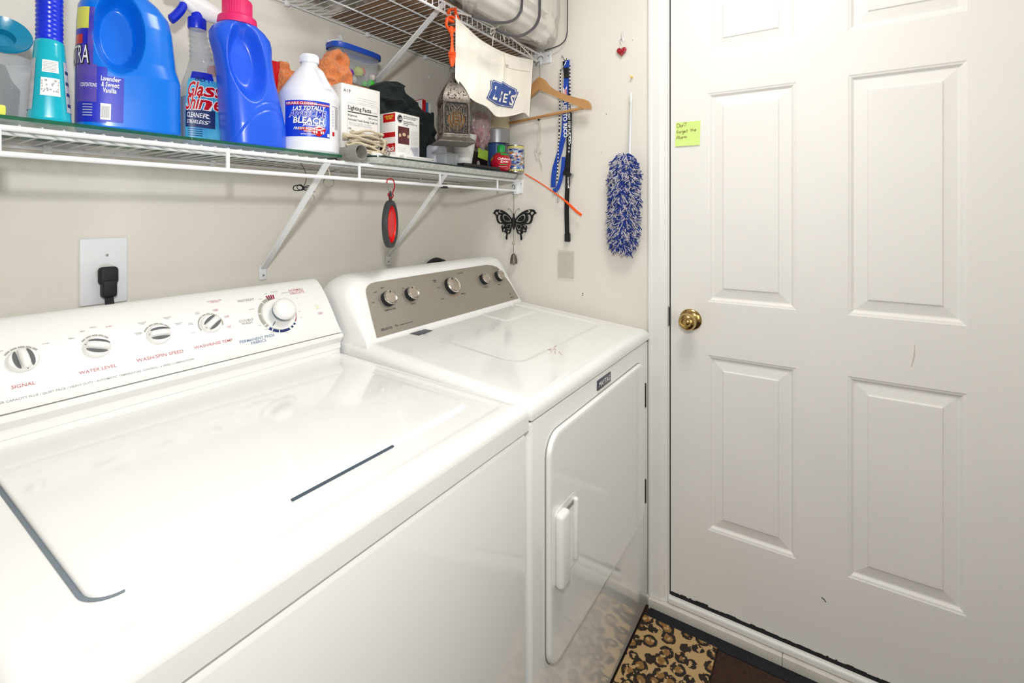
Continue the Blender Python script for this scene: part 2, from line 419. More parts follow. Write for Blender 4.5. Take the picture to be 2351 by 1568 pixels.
edges_slab(WX0, WX1, WY0, WY1, .8700, lambda x, y: zs_(y) - .0018 * (1 - sstep(-.005, .003, rr_sdf(x, y, WX0 + .034, WX1 - .034, WY0 + .040, -.20, .02))), .022, M_WHITE, 150)
loc_build(b, 'top_deck', wa, off)
b = MB(); LX0, LX1, LY0, LY1 = -1.432, -.847, -.7185, -.262
def lidz(x, y): return zs_(y) + .0055
b0 = b
vs = []; NR = 36
for ins, dz in ((0, -.004), (0, .0028), (.0008, .0044), (.0022, .0056), (.0045, .0060)):
    vs += [(x, y, zs_(y) - .0018 + dz) for x, y in rrect(LX0 + ins, LX1 - ins, LY0 + ins, LY1 - ins, .026 - ins)]
b.add(vs, [(k * NR + i, k * NR + (i + 1) % NR, (k + 1) * NR + (i + 1) % NR, (k + 1) * NR + i) for k in range(4) for i in range(NR)] + [[4 * NR + i for i in range(NR)]], M_WHITE, True)
lid = loc_build(b, 'lid', wa, off)
b = MB()
def strip(x0, x1, y0, y1, h=.0008):
    b.add([(x, y, zs_(y) + hh) for hh in (-.001, h) for (x, y) in ((x0, y0), (x1, y0), (x1, y1), (x0, y1))], [(3, 2, 1, 0), (4, 5, 6, 7), (0, 1, 5, 4), (1, 2, 6, 5), (2, 3, 7, 6), (3, 0, 4, 7)], gapm)
gapm = mat('lid_gap_shade_grey', (120, 130, 138), 0.8, noise_amt=0.05)  # flat dark strip, painted shade of the gap along the lid's left edge
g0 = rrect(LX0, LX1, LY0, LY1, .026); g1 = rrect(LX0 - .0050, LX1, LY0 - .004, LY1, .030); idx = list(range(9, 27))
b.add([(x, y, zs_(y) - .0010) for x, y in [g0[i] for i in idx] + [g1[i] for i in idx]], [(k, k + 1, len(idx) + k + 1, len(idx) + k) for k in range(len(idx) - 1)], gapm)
slotm = mat('lid_slot_shade_grey', (70, 84, 96), 0.8, noise_amt=0.05); gapm = slotm  # shade inside the finger slot, painted as a thin dark strip
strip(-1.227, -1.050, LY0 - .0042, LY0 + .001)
loc_build(b, 'lid_gap_shade', lid, off)
# console (right-end profile seen in the photo), extruded along x
cons = [(-.105, .92), (-.105, 1.118), (-.118, 1.120), (-.135, 1.1165), (-.152, 1.104), (-.170, 1.085), (-.188, 1.062), (-.205, 1.038), (-.222, 1.012), (-.236, .994), (-.2425, .9895)]
low = [(-.2425, .9885), (-.2455, .984), (-.2455, .976), (-.240, .9705), (-.2335, .963), (-.2335, .92)]
b = MB()
def xprof(prof, x0, x1, m, r=.0):
    n = len(prof); b.add([(x, y, z) for x in (x0, x1) for y, z in prof], [(i, (i + 1) % n, n + (i + 1) % n, n + i) for i in range(n)] + [list(range(n)), [n + i for i in range(n)][::-1]], m, True)
xprof(cons + [(-.2335, .988), (-.2335, .92)], WX0, WX1 - .0015, M_PLASW)
console = loc_build(b, 'console', wa, off)
b = MB(); xprof([(-.225, .9870)] + [(-.2425, .9868), (-.2465, .983), (-.2465, .977), (-.2415, .9700), (-.2355, .962), (-.2355, .947), (-.225, .947)], WX0 - .001, WX1 - .001, M_PLASW)
loc_build(b, 'console_trim', wa, off)
def cyz(z):     # panel surface y for height z, and slope
    for (y0, z0), (y1, z1) in zip(cons[1:], cons[2:]):
        if min(z0, z1) <= z <= max(z0, z1) and y1 < y0 - .005: return y0 + (y1 - y0) * (z - z0) / (z1 - z0)
    return -.2425
def panel_pt(px, py):
    z = 1.05
    for _ in range(12):
        p = at(px, py, 'y', cyz(z)); z = max(.992, min(1.115, p.z))
    return Vector((p.x, cyz(z), z))
nP = Vector((0, -.83, .55)).normalized(); upP = Vector((0, .55, .83)).normalized()
def pmap(px, py, lift=.0006, skew=0):
    c = panel_pt(px, py)
    def fn(u, v):
        z = c.z + v * upP.z
        return Vector((c.x + u, cyz(max(.992, min(1.115, z))), z)) + nP * lift
    return fn
P_ = MB()
for s_, px, py, sz, m in [('SIGNAL', 54, 888, .0125, M_INKR), ('WATER LEVEL', 226, 851, .0125, M_INKR), ('WASH/SPIN SPEED', 370, 820, .0145, M_INKR), ('WASH/RINSE TEMP', 492, 792, .0135, M_INKR),
        ('PERMANENT PRESS\nFABRICS', 592, 780, .0140, M_INKB), ('NORMAL/\nDELICATE', 680, 668, .0135, M_INKR), ('PRETREAT', 566, 692, .0125, M_INKL), ('DOUBLE\nWASH', 566, 738, .0125, M_INKL),
        ('EXTRA\nRINSE', 735, 719, .0065, M_INKR), ('SUPER CAPACITY PLUS / QUIET PACK / HEAVY DUTY / AUTOMATIC TEMPERATURE CONTROL / 6 SPEED COMBINATIONS', 245, 872, .0078, M_INKL),
        ('SMALL', 165, 778, .005, M_INKL), ('MED', 190, 762, .005, M_INKL), ('LARGE', 213, 753, .005, M_INKL), ('SUPER', 250, 751, .005, M_INKR), ('OFF', 2, 808, .005, M_INKL), ('LOUD', 105, 790, .005, M_INKL),
        ('REGULAR\nFAST', 327, 742, .005, M_INKL), ('DELICATE\nFAST', 384, 730, .005, M_INKL), ('DELICATE\nSLOW', 410, 743, .005, M_INKL), ('NORMAL\nSLOW', 318, 766, .005, M_INKL),
        ('HOT\nCOLD', 453, 719, .005, M_INKL), ('WARM\nWARM', 494, 712, .005, M_INKR), ('WARM\nCOLD', 520, 727, .005, M_INKR), ('COLD\nCOLD', 525, 750, .005, M_INKR), ('HOT\nWARM', 437, 743, .005, M_INKL), ('AUTO', 443, 765, .005, M_INKL),
        ('AUTOMATIC TEMP\nCONTROL', 492, 692, .0055, M_INKR), ('SOAK', 610, 676, .0045, M_INKL), ('RINSE & SPIN', 630, 671, .0045, M_INKL), ('NORMAL SOIL', 655, 673, .0045, M_INKL), ('WASH', 598, 688, .0045, M_INKL), ('OFF', 682, 686, .0045, M_INKL), ('8', 686, 700, .0045, M_INKL), ('SPIN', 688, 716, .0045, M_INKL), ('OFF', 691, 730, .0045, M_INKR), ('6', 680, 745, .0045, M_INKL), ('SPIN', 660, 765, .0045, M_INKL), ('REGULAR', 627, 764, .0045, M_INKL), ('SHORT', 612, 757, .0045, M_INKL), ('SOAK', 596, 748, .0045, M_INKL), ('PRESOAK', 578, 711, .0045, M_INKL)]:
    P_.text(s_, sz * .66, m, pmap(px, py), sx=1.02, bold=.01)
def arc_band(px, py, r0, r1, a0, a1, m, n=16, ticks=()):
    f = pmap(px, py, .0005)
    P_.grid(lambda u, v: f((r0 + (r1 - r0) * v) * math.cos(a0 + (a1 - a0) * u), (r0 + (r1 - r0) * v) * math.sin(a0 + (a1 - a0) * u)), n, 1, m)
    f2 = pmap(px, py, .0009)
    for t in ticks:
        P_.grid(lambda u, v: f2((r0 + (r1 - r0) * v) * math.cos(t + .05 * (u - .5)), (r0 + (r1 - r0) * v) * math.sin(t + .05 * (u - .5))), 1, 1, M_WINK)
SM = [(52, 828, .0185), (222, 798, .0185), (364, 769, .0185), (484, 744, .0185)]
arcm = mat('arc_grey_print', (172, 168, 158), 0.6, noise_amt=0.03)
for (px, py, r), (a0, a1) in zip(SM, ((.2, .8), (.2, .78), (.12, .85), (-.1, 1.15))):
    arc_band(px, py, r + .004, r + .0068, a0 * PI, a1 * PI, arcm, 20, [PI * q for q in (.3, .42, .55, .68)])
cx_, cy_ = 638, 722
arc_band(cx_, cy_, 0.0393, 0.0464, .5 * PI, 1.2 * PI, arcm, 20, [PI * .7, PI * .93, PI * 1.15])
arc_band(cx_, cy_, 0.0400, 0.0470, 1.24 * PI, 1.62 * PI, M_NAVY, 16, [PI * 1.3, PI * 1.42])
arc_band(cx_, cy_, 0.0400, 0.0470, 1.66 * PI, 1.70 * PI, M_NAVY, 3); arc_band(cx_, cy_, 0.0400, 0.0470, 1.73 * PI, 1.77 * PI, M_NAVY, 3)
crim = mat('crimson_print', (150, 20, 60), 0.5, noise_amt=0.05)
arc_band(cx_, cy_, 0.0400, 0.0457, 1.80 * PI, 2.0 * PI, crim, 10)
for q in range(4): arc_band(cx_, cy_, 0.0400, 0.0521, (.44 + q * .035) * PI, (.465 + q * .035) * PI, crim, 3)
b = P_
fb = pmap(728, 705, .0005)
b.grid(lambda u, v: fb((u - .5) * .009, (v - .5) * .014), 1, 1, mat('cream_switch', (238, 236, 214), .4, noise_amt=.03))
loc_build(P_, 'printed_lettering', console, off)
def dial_frame(px, py, lift=0):
    p = panel_pt(px, py)
    z = nP; x = Vector((1, 0, 0)); y = z.cross(x)
    M = Matrix.Identity(4)
    for i in range(3): M[i][0] = x[i]; M[i][1] = y[i]; M[i][2] = z[i]; M[i][3] = (p + z * lift)[i]
    return M
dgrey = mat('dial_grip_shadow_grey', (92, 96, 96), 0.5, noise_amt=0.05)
rots = [PI / 2 + .15, -.35, -.05, .6]
for (px, py, r), ro in zip(SM, rots):
    T = dial_frame(px, py, .0) @ Matrix.Rotation(ro, 4, 'Z')
    d = MB(); R_ = .0195
    d.lathe([(R_, 0), (R_ + .001, .003), (R_ * .97, .007), (R_ * .9, .0085), (0, .0095)], M_PLASW, 36, T, cap=False)
    def bar(u, v, R_=R_):      # raised finger bar, arched
        a = (u - .5) * PI * .98; w_ = .0062 * (math.cos(a) ** .25 if math.cos(a) > 0 else 0)
        ang = v * PI
        return (R_ * .9 * math.sin(a), w_ * math.cos(ang) * 1.0, .008 + .0115 * math.cos(a) ** .6 * (math.sin(ang) ** .5 if math.sin(ang) > 0 else 0))
    d.grid(bar, 16, 10, M_PLASW, T=T)
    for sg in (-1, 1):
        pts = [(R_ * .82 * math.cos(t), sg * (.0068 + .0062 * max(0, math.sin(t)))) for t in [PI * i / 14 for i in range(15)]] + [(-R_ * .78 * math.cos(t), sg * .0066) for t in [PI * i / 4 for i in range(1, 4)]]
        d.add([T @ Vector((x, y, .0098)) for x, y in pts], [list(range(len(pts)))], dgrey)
    d.add([T @ Vector(q) for q in [(-R_ * .98, -.0006, .0095), (-R_ * .98 + .007, -.0006, .0103), (-R_ * .98 + .007, .0006, .0103), (-R_ * .98, .0006, .0095)]], [(0, 1, 2, 3)], M_NAVY)
    loc_build(d, 'dial', wa, off)
T = dial_frame(640, 722, 0) @ Matrix.Diagonal((1.28, 1.28, 1.2, 1)); d = MB()
d.lathe([(.0315, 0), (.0318, .003), (.030, .005), (0, .006)], M_PLASW, 48, T, cap=False)
ridge = mat('dial_teal_ridge', (96, 124, 134), .5, noise_amt=.2, nscale=300)
d.lathe([(.012, .005), (.012, .014), (.0195, .016), (.0205, .018), (.0205, .021)], ridge, 48, T, cap=False)
d.lathe([(.0206, .021), (.0208, .025), (.0200, .030), (.017, .0335), (.010, .0355), (0, .036)], M_PLASW, 48, T, cap=False)
a = 1.25 * PI
d.add([T @ Vector(q) for q in [(.0305 * math.cos(a - .02), .0305 * math.sin(a - .02), .0062), (.0305 * math.cos(a + .02), .0305 * math.sin(a + .02), .0062), (.021 * math.cos(a + .03), .021 * math.sin(a + .03), .0065), (.021 * math.cos(a - .03), .021 * math.sin(a - .03), .0065)]], [(0, 1, 2, 3)], M_NAVY)
o = loc_build(d, 'cycle_dial', wa, off); o['label'] = 'large round white cycle dial with domed knob'

# ---------------------------------------------------------------- dryer
DX0, DX1, DY0, DY1 = -.770, -.0145, -.813, -.10
dr = thing('dryer', 'white front load dryer with grey console, right of the washer by the door', 'dryer', (-.39, -.46, 0))
off = Vector((.39, .46, 0))
b = MB(); b.rbox(DX0, DX1, DY0 + .001, DY1, .012, .8815, M_WHITE, .010, 4)
b.box(DX0 + .02, DX1 - .02, DY0 + .03, DY1 - .03, 0.0, .02, M_BLACK)
loc_build(b, 'cabinet', dr, off)
def dtop(x, y):
    z = .9185 + (y - DY0) * .094 - .012 * max(0, (y + .25)) 
    s = rr_sdf(x, y, -.60, -.085, -.675, -.12, .05)
    z -= .0028 * (1 - sstep(-.008, .006, s))
    s2 = rr_sdf(x, y, -.30, -.115, -.44, -.335, .006)
    z += .0022 * (1 - sstep(-.004, .002, s2))
    return z
b = MB(); edges_slab(DX0 - .001, DX1 + .002, DY0 - .002, DY1, .8855, dtop, .024, M_WHITE, 150)
top_d = loc_build(b, 'top_panel', dr, off)
b = MB(); b.box(DX0 + .003, DX1 - .003, DY0 + .004, DY1, .8800, .8870, mat('seam_grey', (150, 150, 146), .6, noise_amt=.05)); loc_build(b, 'seam_gasket', dr, off)
# lint filter lid badge
b = MB(); zb = lambda x, y: dtop(x, y) + .0008
q = [at(940, 768, 'z', .962), at(975, 756, 'z', .962), at(994, 757, 'z', .962), at(962, 770, 'z', .962)]
b.add([(p.x, p.y, dtop(p.x, p.y) + .0012) for p in q], [(0, 1, 2, 3)], mat('slate_badge', (74, 80, 92), .35, noise_amt=.1))
loc_build(b, 'filter_badge', top_d, off)
b = MB(); pk = mat('pink_ink_scribble', (196, 150, 160), .6, noise_amt=.1); random.seed(11)
for (x0, y0) in ((1262, 803), (1270, 806), (1278, 800), (1284, 808)):
    pts = [at(x0 + random.uniform(-6, 6), y0 + random.uniform(-5, 5), 'z', .93) for _ in range(5)]
    b.tube([(p.x, p.y, dtop(p.x, p.y) + .0006) for p in smooth_pts(pts, 3)], .0005, pk, 4, flat=.3)
loc_build(b, 'ink_mark', top_d, off)
# console housing: loft along x of side profiles
def cprof(h, by=-.105):   # h scales height of the hood; returns closed profile (y, z)
    z0 = .955; zt = 1.128
    pr = [(-.322, z0), (-.322, .967), (-.318, .972), (-.2395, 1.1085), (-.233, 1.117), (-.222, 1.125), (-.205, 1.1295), (-.18, 1.130), (-.15, 1.127), (-.125, 1.115), (by, 1.09), (by, z0)]
    return [(-.2 + (y + .2) * (.55 + .45 * h) if z > z0 + .02 else y, z0 + (z - z0) * h) for y, z in pr]
b = MB(); xs = []; 
XL, XR = DX0 + .002, -.022
for i in range(13):
    t = i / 12; a = t * PI / 2; xs.append((XL + .075 * (1 - math.sin(a)) , .62 + .38 * math.cos(PI / 2 - a) ** .6 if i else .62))
xs = [(XL + .075 * (1 - math.cos(PI / 2 * i / 12)), .60 + .40 * (math.sin(PI / 2 * i / 12)) ** .75) for i in range(13)]
xr = [(XR - .045 * (1 - math.cos(PI / 2 * i / 10)), .80 + .20 * (math.sin(PI / 2 * i / 10)) ** .75) for i in range(11)]
secs = xs + xr[::-1]
n = 12; vs = []
for x, h in secs: vs += [(x, y, z) for y, z in cprof(h)]
fs = [(k * n + i, k * n + (i + 1) % n, (k + 1) * n + (i + 1) % n, (k + 1) * n + i) for k in range(len(secs) - 1) for i in range(n)] + [list(range(n)), [(len(secs) - 1) * n + i for i in range(n)][::-1]]
b.add(vs, fs, M_PLASW, True); dcon = loc_build(b, 'console', dr, off)
# plate
P0 = Vector((0, -.318, .972)); P1 = Vector((0, -.2395, 1.1085)); pu = (P1 - P0).normalized(); pn = Vector((0, -pu.z, pu.y))
def plate_uv(px, py):
    o_ = (px - 1175.5) / 1110; d_ = Vector((Fv[0] + Rv[0] * o_, Fv[1] + Rv[1] * o_, -(py - 490) / 1110)); C0 = Vector(CAMP)
    t = (P0 - C0).dot(pn) / d_.dot(pn); p = C0 + d_ * t
    return (p.x, (p - P0).dot(pu))
def plate(u, v, w=0): return Vector((u, P0.y, P0.z)) + pu * v + pn * w
sil = mat('silver_console_plate', (166, 160, 149), .38, .55, noise_amt=.04, nscale=200)
outl = [plate_uv(*q) for q in [(865, 776), (1190, 685), (1171, 652), (1153, 627), (1147, 620), (1140, 613.5), (1129, 609.5), (1115, 608.6), (1000, 626), (862, 648), (850, 651.5), (843, 657), (840, 664), (840, 672), (852, 725)]]
b = MB(); b.prism(outl, .0012, sil, lambda u, v, w: plate(u, v, w + .0008)); pl = loc_build(b, 'control_plate', dcon, off)
b = MB()
def pt_(px, py, lift=.0024):
    u0, v0 = plate_uv(px, py); return lambda u, v: plate(u0 + u, v0 + v, lift)
for s_, px, py, sz in [('TEMPERATURE', 895, 713, .0065), ('SIGNAL', 948, 699, .006), ('BRAVOS', 888, 758, .0105), ('XL', 910, 750, .009), ('COMMERCIAL TECHNOLOGY', 932, 744, .004), ('LOW', 861, 673, .005), ('MED', 877, 663, .005), ('OFF', 856, 697, .005),
        ('AUTO DRY', 1056, 629, .006), ('TIMED\nDRY', 997, 646, .006), ('MORE', 1016, 688, .005), ('WRINKLE', 1063, 676, .006), ('COOL', 1006, 662, .005), ('WRINKLE', 1115, 661, .0065), ('START', 1146, 655, .006), ('MAYTAG', 1175, 684, .0055), ('M', 1171, 677, .008), ('ON', 925, 664, .005)]:
    b.text(s_, sz, M_INKD, pt_(px, py), bold=.01)
f = pt_(1038, 659, .0023); orr = mat('orange_print', (206, 148, 100), .5, noise_amt=.05)
b.grid(lambda u, v: f((.033 + .0015 * v) * math.cos(PI * (1.25 + .5 * u)), (.033 + .0015 * v) * math.sin(PI * (1.25 + .5 * u))), 14, 1, orr)
for q in range(8): aa = PI * (.55 + q * .09); f3 = pt_(1037, 656, .0023); b.grid(lambda u, v: f3(.033 * math.cos(aa) + (u - .5) * .002, .033 * math.sin(aa) + (v - .5) * .002), 1, 1, M_INKD)
loc_build(b, 'printed_lettering', pl, off)
chrome = mat('knob_chrome', (215, 212, 206), .18, 1.0, noise_amt=.03); face = mat('knob_face', (186, 176, 162), .35, .7, noise_amt=.03)
for px, py, r in [(891, 684, .0215), (943, 673.5, .0205), (1036, 655, .028), (1110, 640, .0195), (1144, 633, .0195)]:
    u, v = plate_uv(px, py); c = plate(u, v, 0) + pn * .002 - Vector((0, 0, 0)); M = Matrix.Identity(4); xx = Vector((1, 0, 0))
    # keep the knob face where the photo shows it: base lies behind the face along the view ray
    view = (Vector(CAMP) - c).normalized(); c = c - (view - pn * view.dot(pn)) * .0
    for i in range(3): M[i][0] = xx[i]; M[i][1] = pu[i]; M[i][2] = pn[i]; M[i][3] = (c - Vector((.006, 0, 0)) - pu * .004)[i]
    d = MB(); d.lathe([(r * 1.02, 0), (r * 1.0, .014)], M_RUB, 36, M, cap=False)
    d.lathe([(r * 1.0, .014), (r * 1.0, .0165), (r * .93, .0185), (r * .82, .0175)], chrome, 36, M, cap=False)
    d.lathe([(r * .82, .0175), (r * .76, .0168), (r * .74, .0172), (0, .0175)], face, 36, M, cap=False)
    a = PI * .5 - (.25 if px < 900 else .0)
    if px < 1130: d.add([M @ Vector(q) for q in [(r * .95 * math.cos(a), r * .95 * math.sin(a), .0190), (r * .62 * math.cos(a + .16), r * .62 * math.sin(a + .16), .0180), (r * .62 * math.cos(a - .16), r * .62 * math.sin(a - .16), .0180)]], [(0, 1, 2)], M_BLACK)
    loc_build(d, 'control_knob', dr, off)
# dryer door
def panel_y(b, x0, x1, z0, z1, r, y, m, rings, trs=None):
    vs = []; 
    for ins, dy in rings: vs += [(x, y + dy, z) for x, z in rrect(x0 + ins, x1 - ins, z0 + ins, z1 - ins, max(.002, r - ins))]
    n = 36; fs = [(k * n + i, k * n + (i + 1) % n, (k + 1) * n + (i + 1) % n, (k + 1) * n + i) for k in range(len(rings) - 1) for i in range(n)]
    fs.append([(len(rings) - 1) * n + i for i in range(n)]); b.add(vs, fs, m, True)
b = MB()
panel_y(b, -.711, -.080, .330, .832, .048, DY0, M_WHITE, [(0, .001), (0, -.006), (.003, -.010), (.007, -.0112), (.011, -.0112)])
ddoor = loc_build(b, 'dryer_door', dr, off)
b = MB(); panel_y(b, -.7125, -.0785, .3285, .8335, .049, DY0, mat('door_seal_grey', (150, 150, 148), .6, noise_amt=.05), [(0, .0006), (0, -.0012), (.003, -.0012)]); loc_build(b, 'door_seal', ddoor, off)
b = MB(); hy = DY0 - .0112
panel_y(b, -.693, -.590, .500, .665, .018, hy, M_WHITE, [(0, .0005), (0, -.0004), (.001, -.0006), (.002, -.0006)])
b.rbox(-.6925, -.652, hy - .020, hy + .001, .503, .662, M_PLASW, .009, 4)
b.rbox(-.604, -.592, hy - .010, hy + .001, .512, .654, M_PLASW, .005, 3)
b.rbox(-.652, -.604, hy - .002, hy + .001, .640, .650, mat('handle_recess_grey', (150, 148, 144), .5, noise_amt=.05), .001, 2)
loc_build(b, 'door_handle', ddoor, off)
for z0, z1 in ((.682, .759), (.377, .453)):
    b = MB(); b.rbox(-.0800, -.0745, DY0 - .0125, DY0 + .002, z0, z1, M_GREY, .001, 2); loc_build(b, 'hinge', ddoor, off)
b = MB(); bz = .842
b.rbox(-.439, -.349, DY0 - .0016, DY0 + .002, .843, .869, mat('badge_slate', (70, 72, 86), .35, noise_amt=.1), .001, 2)
b.text('MAYTAG', .019, M_WINK, lambda u, v: Vector((-.394 + u, DY0 - .0019, .850 + v)), bold=.01)
bd = loc_build(b, 'front_badge', dr, off); bd['label'] = 'small dark nameplate on the dryer front'

# ---------------------------------------------------------------- outlet, plug and cord
o = thing('wall_outlet', 'square white outlet cover plate on the back wall above the washer', 'outlet', (-1.208, 0, 1.176))
b = MB(); b.rbox(-.0415, .0415, -.0065, -.0004, -.071, .071, mat('plate_white', (236, 238, 242), .35, noise_amt=.02), .003, 3); b.build('cover_plate', o)
b = MB(); b.lathe([(.003, .0062), (.0028, .0075), (0, .008)], M_STEEL, 12, TR((.004, 0, .034), (PI / 2, 0, 0))); b.build('screw', o)
b = MB(); b.lathe([(.018, .0062), (.0178, .0078), (.0165, .008), (0, .0078)], mat('outlet_cream', (222, 226, 220), .4, noise_amt=.03), 28, TR((.002, 0, -.002), (PI / 2, 0, 0))); b.build('socket', o)
o = thing('power_cord', 'black power plug and flat cord running down from the white wall outlet', 'power cord', (-1.2055, -.008, 1.168))
b = MB(); b.rbox(-.017, .017, -.020, -.0008, -.020, .018, M_RUB, .008, 4); b.rbox(-.013, .013, -.024, -.002, -.047, -.010, M_RUB, .006, 4); b.build('plug', o)
b = MB(); 
for s_ in (-.0045, 0, .0045): b.tube(smooth_pts([(s_, -.014, -.044), (.002 + s_, -.016, -.07), (.006 + s_, -.02, -.11), (.008 + s_, -.03, -.16)], 5), .0035, M_RUB, 8)
b.build('cord', o)
b = MB(); b.tube(smooth_pts([(-.25, -.028, 1.060), (-.232, -.022, 1.086), (-.205, -.019, 1.108), (-.170, -.018, 1.117), (-.140, -.018, 1.110), (-.118, -.020, 1.098), (-.11, -.028, 1.05)], 6), .0095, M_RUB, 12)
tag(b.build('power_cord'), 'thick black cord arching up behind the dryer console', 'power cord')

# ---------------------------------------------------------------- wire shelves
def wire_shelf(name, label, x0, x1, yf, yb, zt, lip, spacing, rw, rr_, uprights, mids, clips):
    t = thing(name, label, 'shelf', ((x0 + x1) / 2, (yf + yb) / 2, zt)); of = -Vector(t.location)
    d = MB(); x = x0 + spacing / 2
    while x < x1:
        pts = [(x, yb, zt + rw), (x, yf + .003, zt + rw), (x, yf - rw * .7, zt - rw)]
        if not uprights: pts = [(x, yb, zt + rw), (x, yf + .002, zt + rw), (x, yf - rr_ * 1.1, zt - .003), (x, yf - rr_ * 1.1, zt - lip)]
        d.tube(pts, rw, M_WIRE, 6, cap=False); x += spacing
    loc_build(d, 'deck_wires', t, of)
    for nm, y, z, r in [('front_rail', yf, zt - rr_, rr_), ('lip_rail', yf, zt - lip, rr_), ('back_rail', yb, zt - rr_ * .8, rr_ * .8)] + [('middle_rail', m, zt - rr_ * .7, rr_ * .7) for m in mids]:
        d = MB(); d.tube([(x0, y, z), (x1, y, z)], r, M_WIRE, 10); loc_build(d, nm, t, of)
    for u in uprights:
        d = MB(); d.tube([(u, yf, zt - rr_), (u, yf, zt - lip)], rr_ * .85, M_WIRE, 8); loc_build(d, 'upright', t, of)
    for cx in clips:
        d = MB(); d.rbox(cx - .007, cx + .007, yb - .006, yb + .0065, zt - .012, zt + .004, M_WIRE, .003, 3); loc_build(d, 'wall_clip', t, of)
    return t, of
ls, lof = wire_shelf('wire_shelf', 'lower white wire shelf on the back wall holding detergents and boxes', -1.56, -.012, -.289, -.008, 1.4315, .0435, .0254, .0014, .0045, [-1.418, -1.0933, -.764, -.4517, -.1358], [-.206], [-1.30, -.99, -.62, -.25])
us, uof = wire_shelf('wire_shelf', 'upper white wire shelf on the back wall holding bags and a brown board', -1.25, -.012, -.392, -.008, 1.9075, .034, .0254, .0013, .0038, [], [-.13, -.27], [-.79, -.50, -.22])
def strut(t, of, x0, y0, z0, x1, z1, wd=.017):
    b = MB(); A = Vector((x0, y0, z0)); B = Vector((x1, -.004, z1)); d = (B - A).normalized(); n_ = Vector((0, -d.z, d.y)).normalized()
    if n_.y > 0: n_ = -n_
    h = wd / 2
    prof = [(-h, 0), (-h, .004), (h, .004), (h, 0), (h - .0015, 0), (h - .0015, .0025), (-h + .0015, .0025), (-h + .0015, 0)]
    vs = [P + Vector((u, 0, 0)) + n_ * w for P in (A, B) for u, w in prof]; n = 8
    b.add(vs, [(i, (i + 1) % n, n + (i + 1) % n, n + i) for i in range(n)] + [list(range(n)), [n + i for i in range(n)]], M_WIRE)
    b.rbox(x1 - .011, x1 + .011, -.0045, -.0004, z1 - .034, z1 + .008, M_WIRE, .003, 3)
    b.lathe([(.0035, 0), (.003, .0015), (0, .002)], M_STEEL, 12, TR((x1, -.0045, z1 - .021), (PI / 2, 0, 0)))
    loc_build(b, 'support_strut', t, of)
strut(ls, lof, -.857, -.286, 1.4275, -.857, 1.150)
strut(ls, lof, -.421, -.286, 1.4275, -.403, 1.150)
strut(ls, lof, -1.423, -.286, 1.4275, -1.423, 1.150)
strut(us, uof, -.547, -.389, 1.904, -.547, 1.66)
for t, of, yf, z in ((ls, lof, -.289, 1.4315), (us, uof, -.392, 1.9075)):
    b = MB(); lz = .048 if t is ls else .036
    b.rbox(-.0135, -.0006, yf - .012, yf + .014, z - lz - .009, z + .004, M_WIRE, .003, 3)
    b.rbox(-.006, -.0006, yf - .050 if t is us else yf - .030, yf + .012, z - lz - .006, z + .001, M_WIRE, .002, 3)
    b.lathe([(.003, 0), (0, .0015)], M_STEEL, 10, TR((-.006, yf - (.040 if t is us else .022), z - .016), (0, -PI / 2, 0)))
    loc_build(b, 'end_bracket', t, of)
M_BOARD = mat('brown_board', (150, 122, 94), .75, noise_amt=.15, nscale=12)
tag(MB().rbox(-.645, -.014, -.385, -.012, 1.9115, 1.9188, M_BOARD, .001, 2).build('brown_board'), 'brown wooden board lying flat on the upper wire shelf', 'board')
# small wall anchors
for px, py, lab in ((985, 178, 'small white screw anchor in the back wall behind the lantern'),):
    p = at(px, py, 'y', -.0004); b = MB(); b.lathe([(.0045, 0), (.0045, .002), (.002, .002), (.002, .010), (0, .010)], M_WIRE, 12, TR(p, (PI / 2, 0, 0)))
    tag(b.build('wall_anchor'), lab, 'screw anchor')
p = at(1451, 178, 'x', -.0004); b = MB(); b.lathe([(.0042, 0), (.0040, .002), (.0022, .004), (.0022, .008), (.0042, .010), (.0042, .012), (0, .013)], mat('pin_yellow', (228, 204, 110), .4, noise_amt=.05), 14, TR(p, (0, -PI / 2, .1)))
tag(b.build('push_pin'), 'small yellow push pin in the right wall above the duster handle', 'push pin')

# ---------------------------------------------------------------- glass panes on the lower shelf
ZG = 1.4475; ZP = 1.4545
M_PANE = mat('pane_glass', (196, 226, 212), .05, alpha=.35, noise_amt=.02)
M_EDGE = mat('pane_green_edge', (26, 98, 68), .12, noise_amt=.35, nscale=60, alpha=.92)
def pane(name, lab, poly, z0, z1, rim=M_EDGE):
    b = MB(); n = len(poly)
    b.add([(x, y, z) for z in (z0, z1) for x, y in poly], [list(range(n))[::-1], [n + i for i in range(n)]], M_PANE)
    b.add([(x, y, z) for z in (z0, z1) for x, y in poly], [(i, (i + 1) % n, n + (i + 1) % n, n + i) for i in range(n)], rim)
    return tag(b.build(name), lab, 'glass pane')
pane('glass_sheet', 'clear glass pane with green edge on the lower shelf under the detergent jugs', [(-1.50, -.284), (-.818, -.290), (-.818, -.03), (-1.50, -.03)], 1.4405, 1.4465)
rim2 = mat('pane_dark_edge', (40, 62, 58), .15, noise_amt=.4, nscale=60)
poly2 = rrect(-.735, -.022, -.322, -.02, .035, 6)
b = MB(); n = len(poly2)
def rg(ins, z): return [(x, y, z) for x, y in rrect(-.735 + ins, -.022 - ins, -.322 + ins, -.02 - ins, .035 - ins, 6)]
n = 28
vs = rg(.018, 1.4346) + rg(.012, 1.4346) + rg(.001, 1.4490)
b.add(vs, [(k * n + i, k * n + (i + 1) % n, (k + 1) * n + (i + 1) % n, (k + 1) * n + i) for k in range(2) for i in range(n)] + [list(range(n))[::-1]], mat('tray_frosted', (206, 210, 204), .25, noise_amt=.25, nscale=90, bump=.4))
vs = rg(.001, 1.4490) + rg(0, 1.4500) + rg(0, 1.4536) + rg(.003, 1.4541)
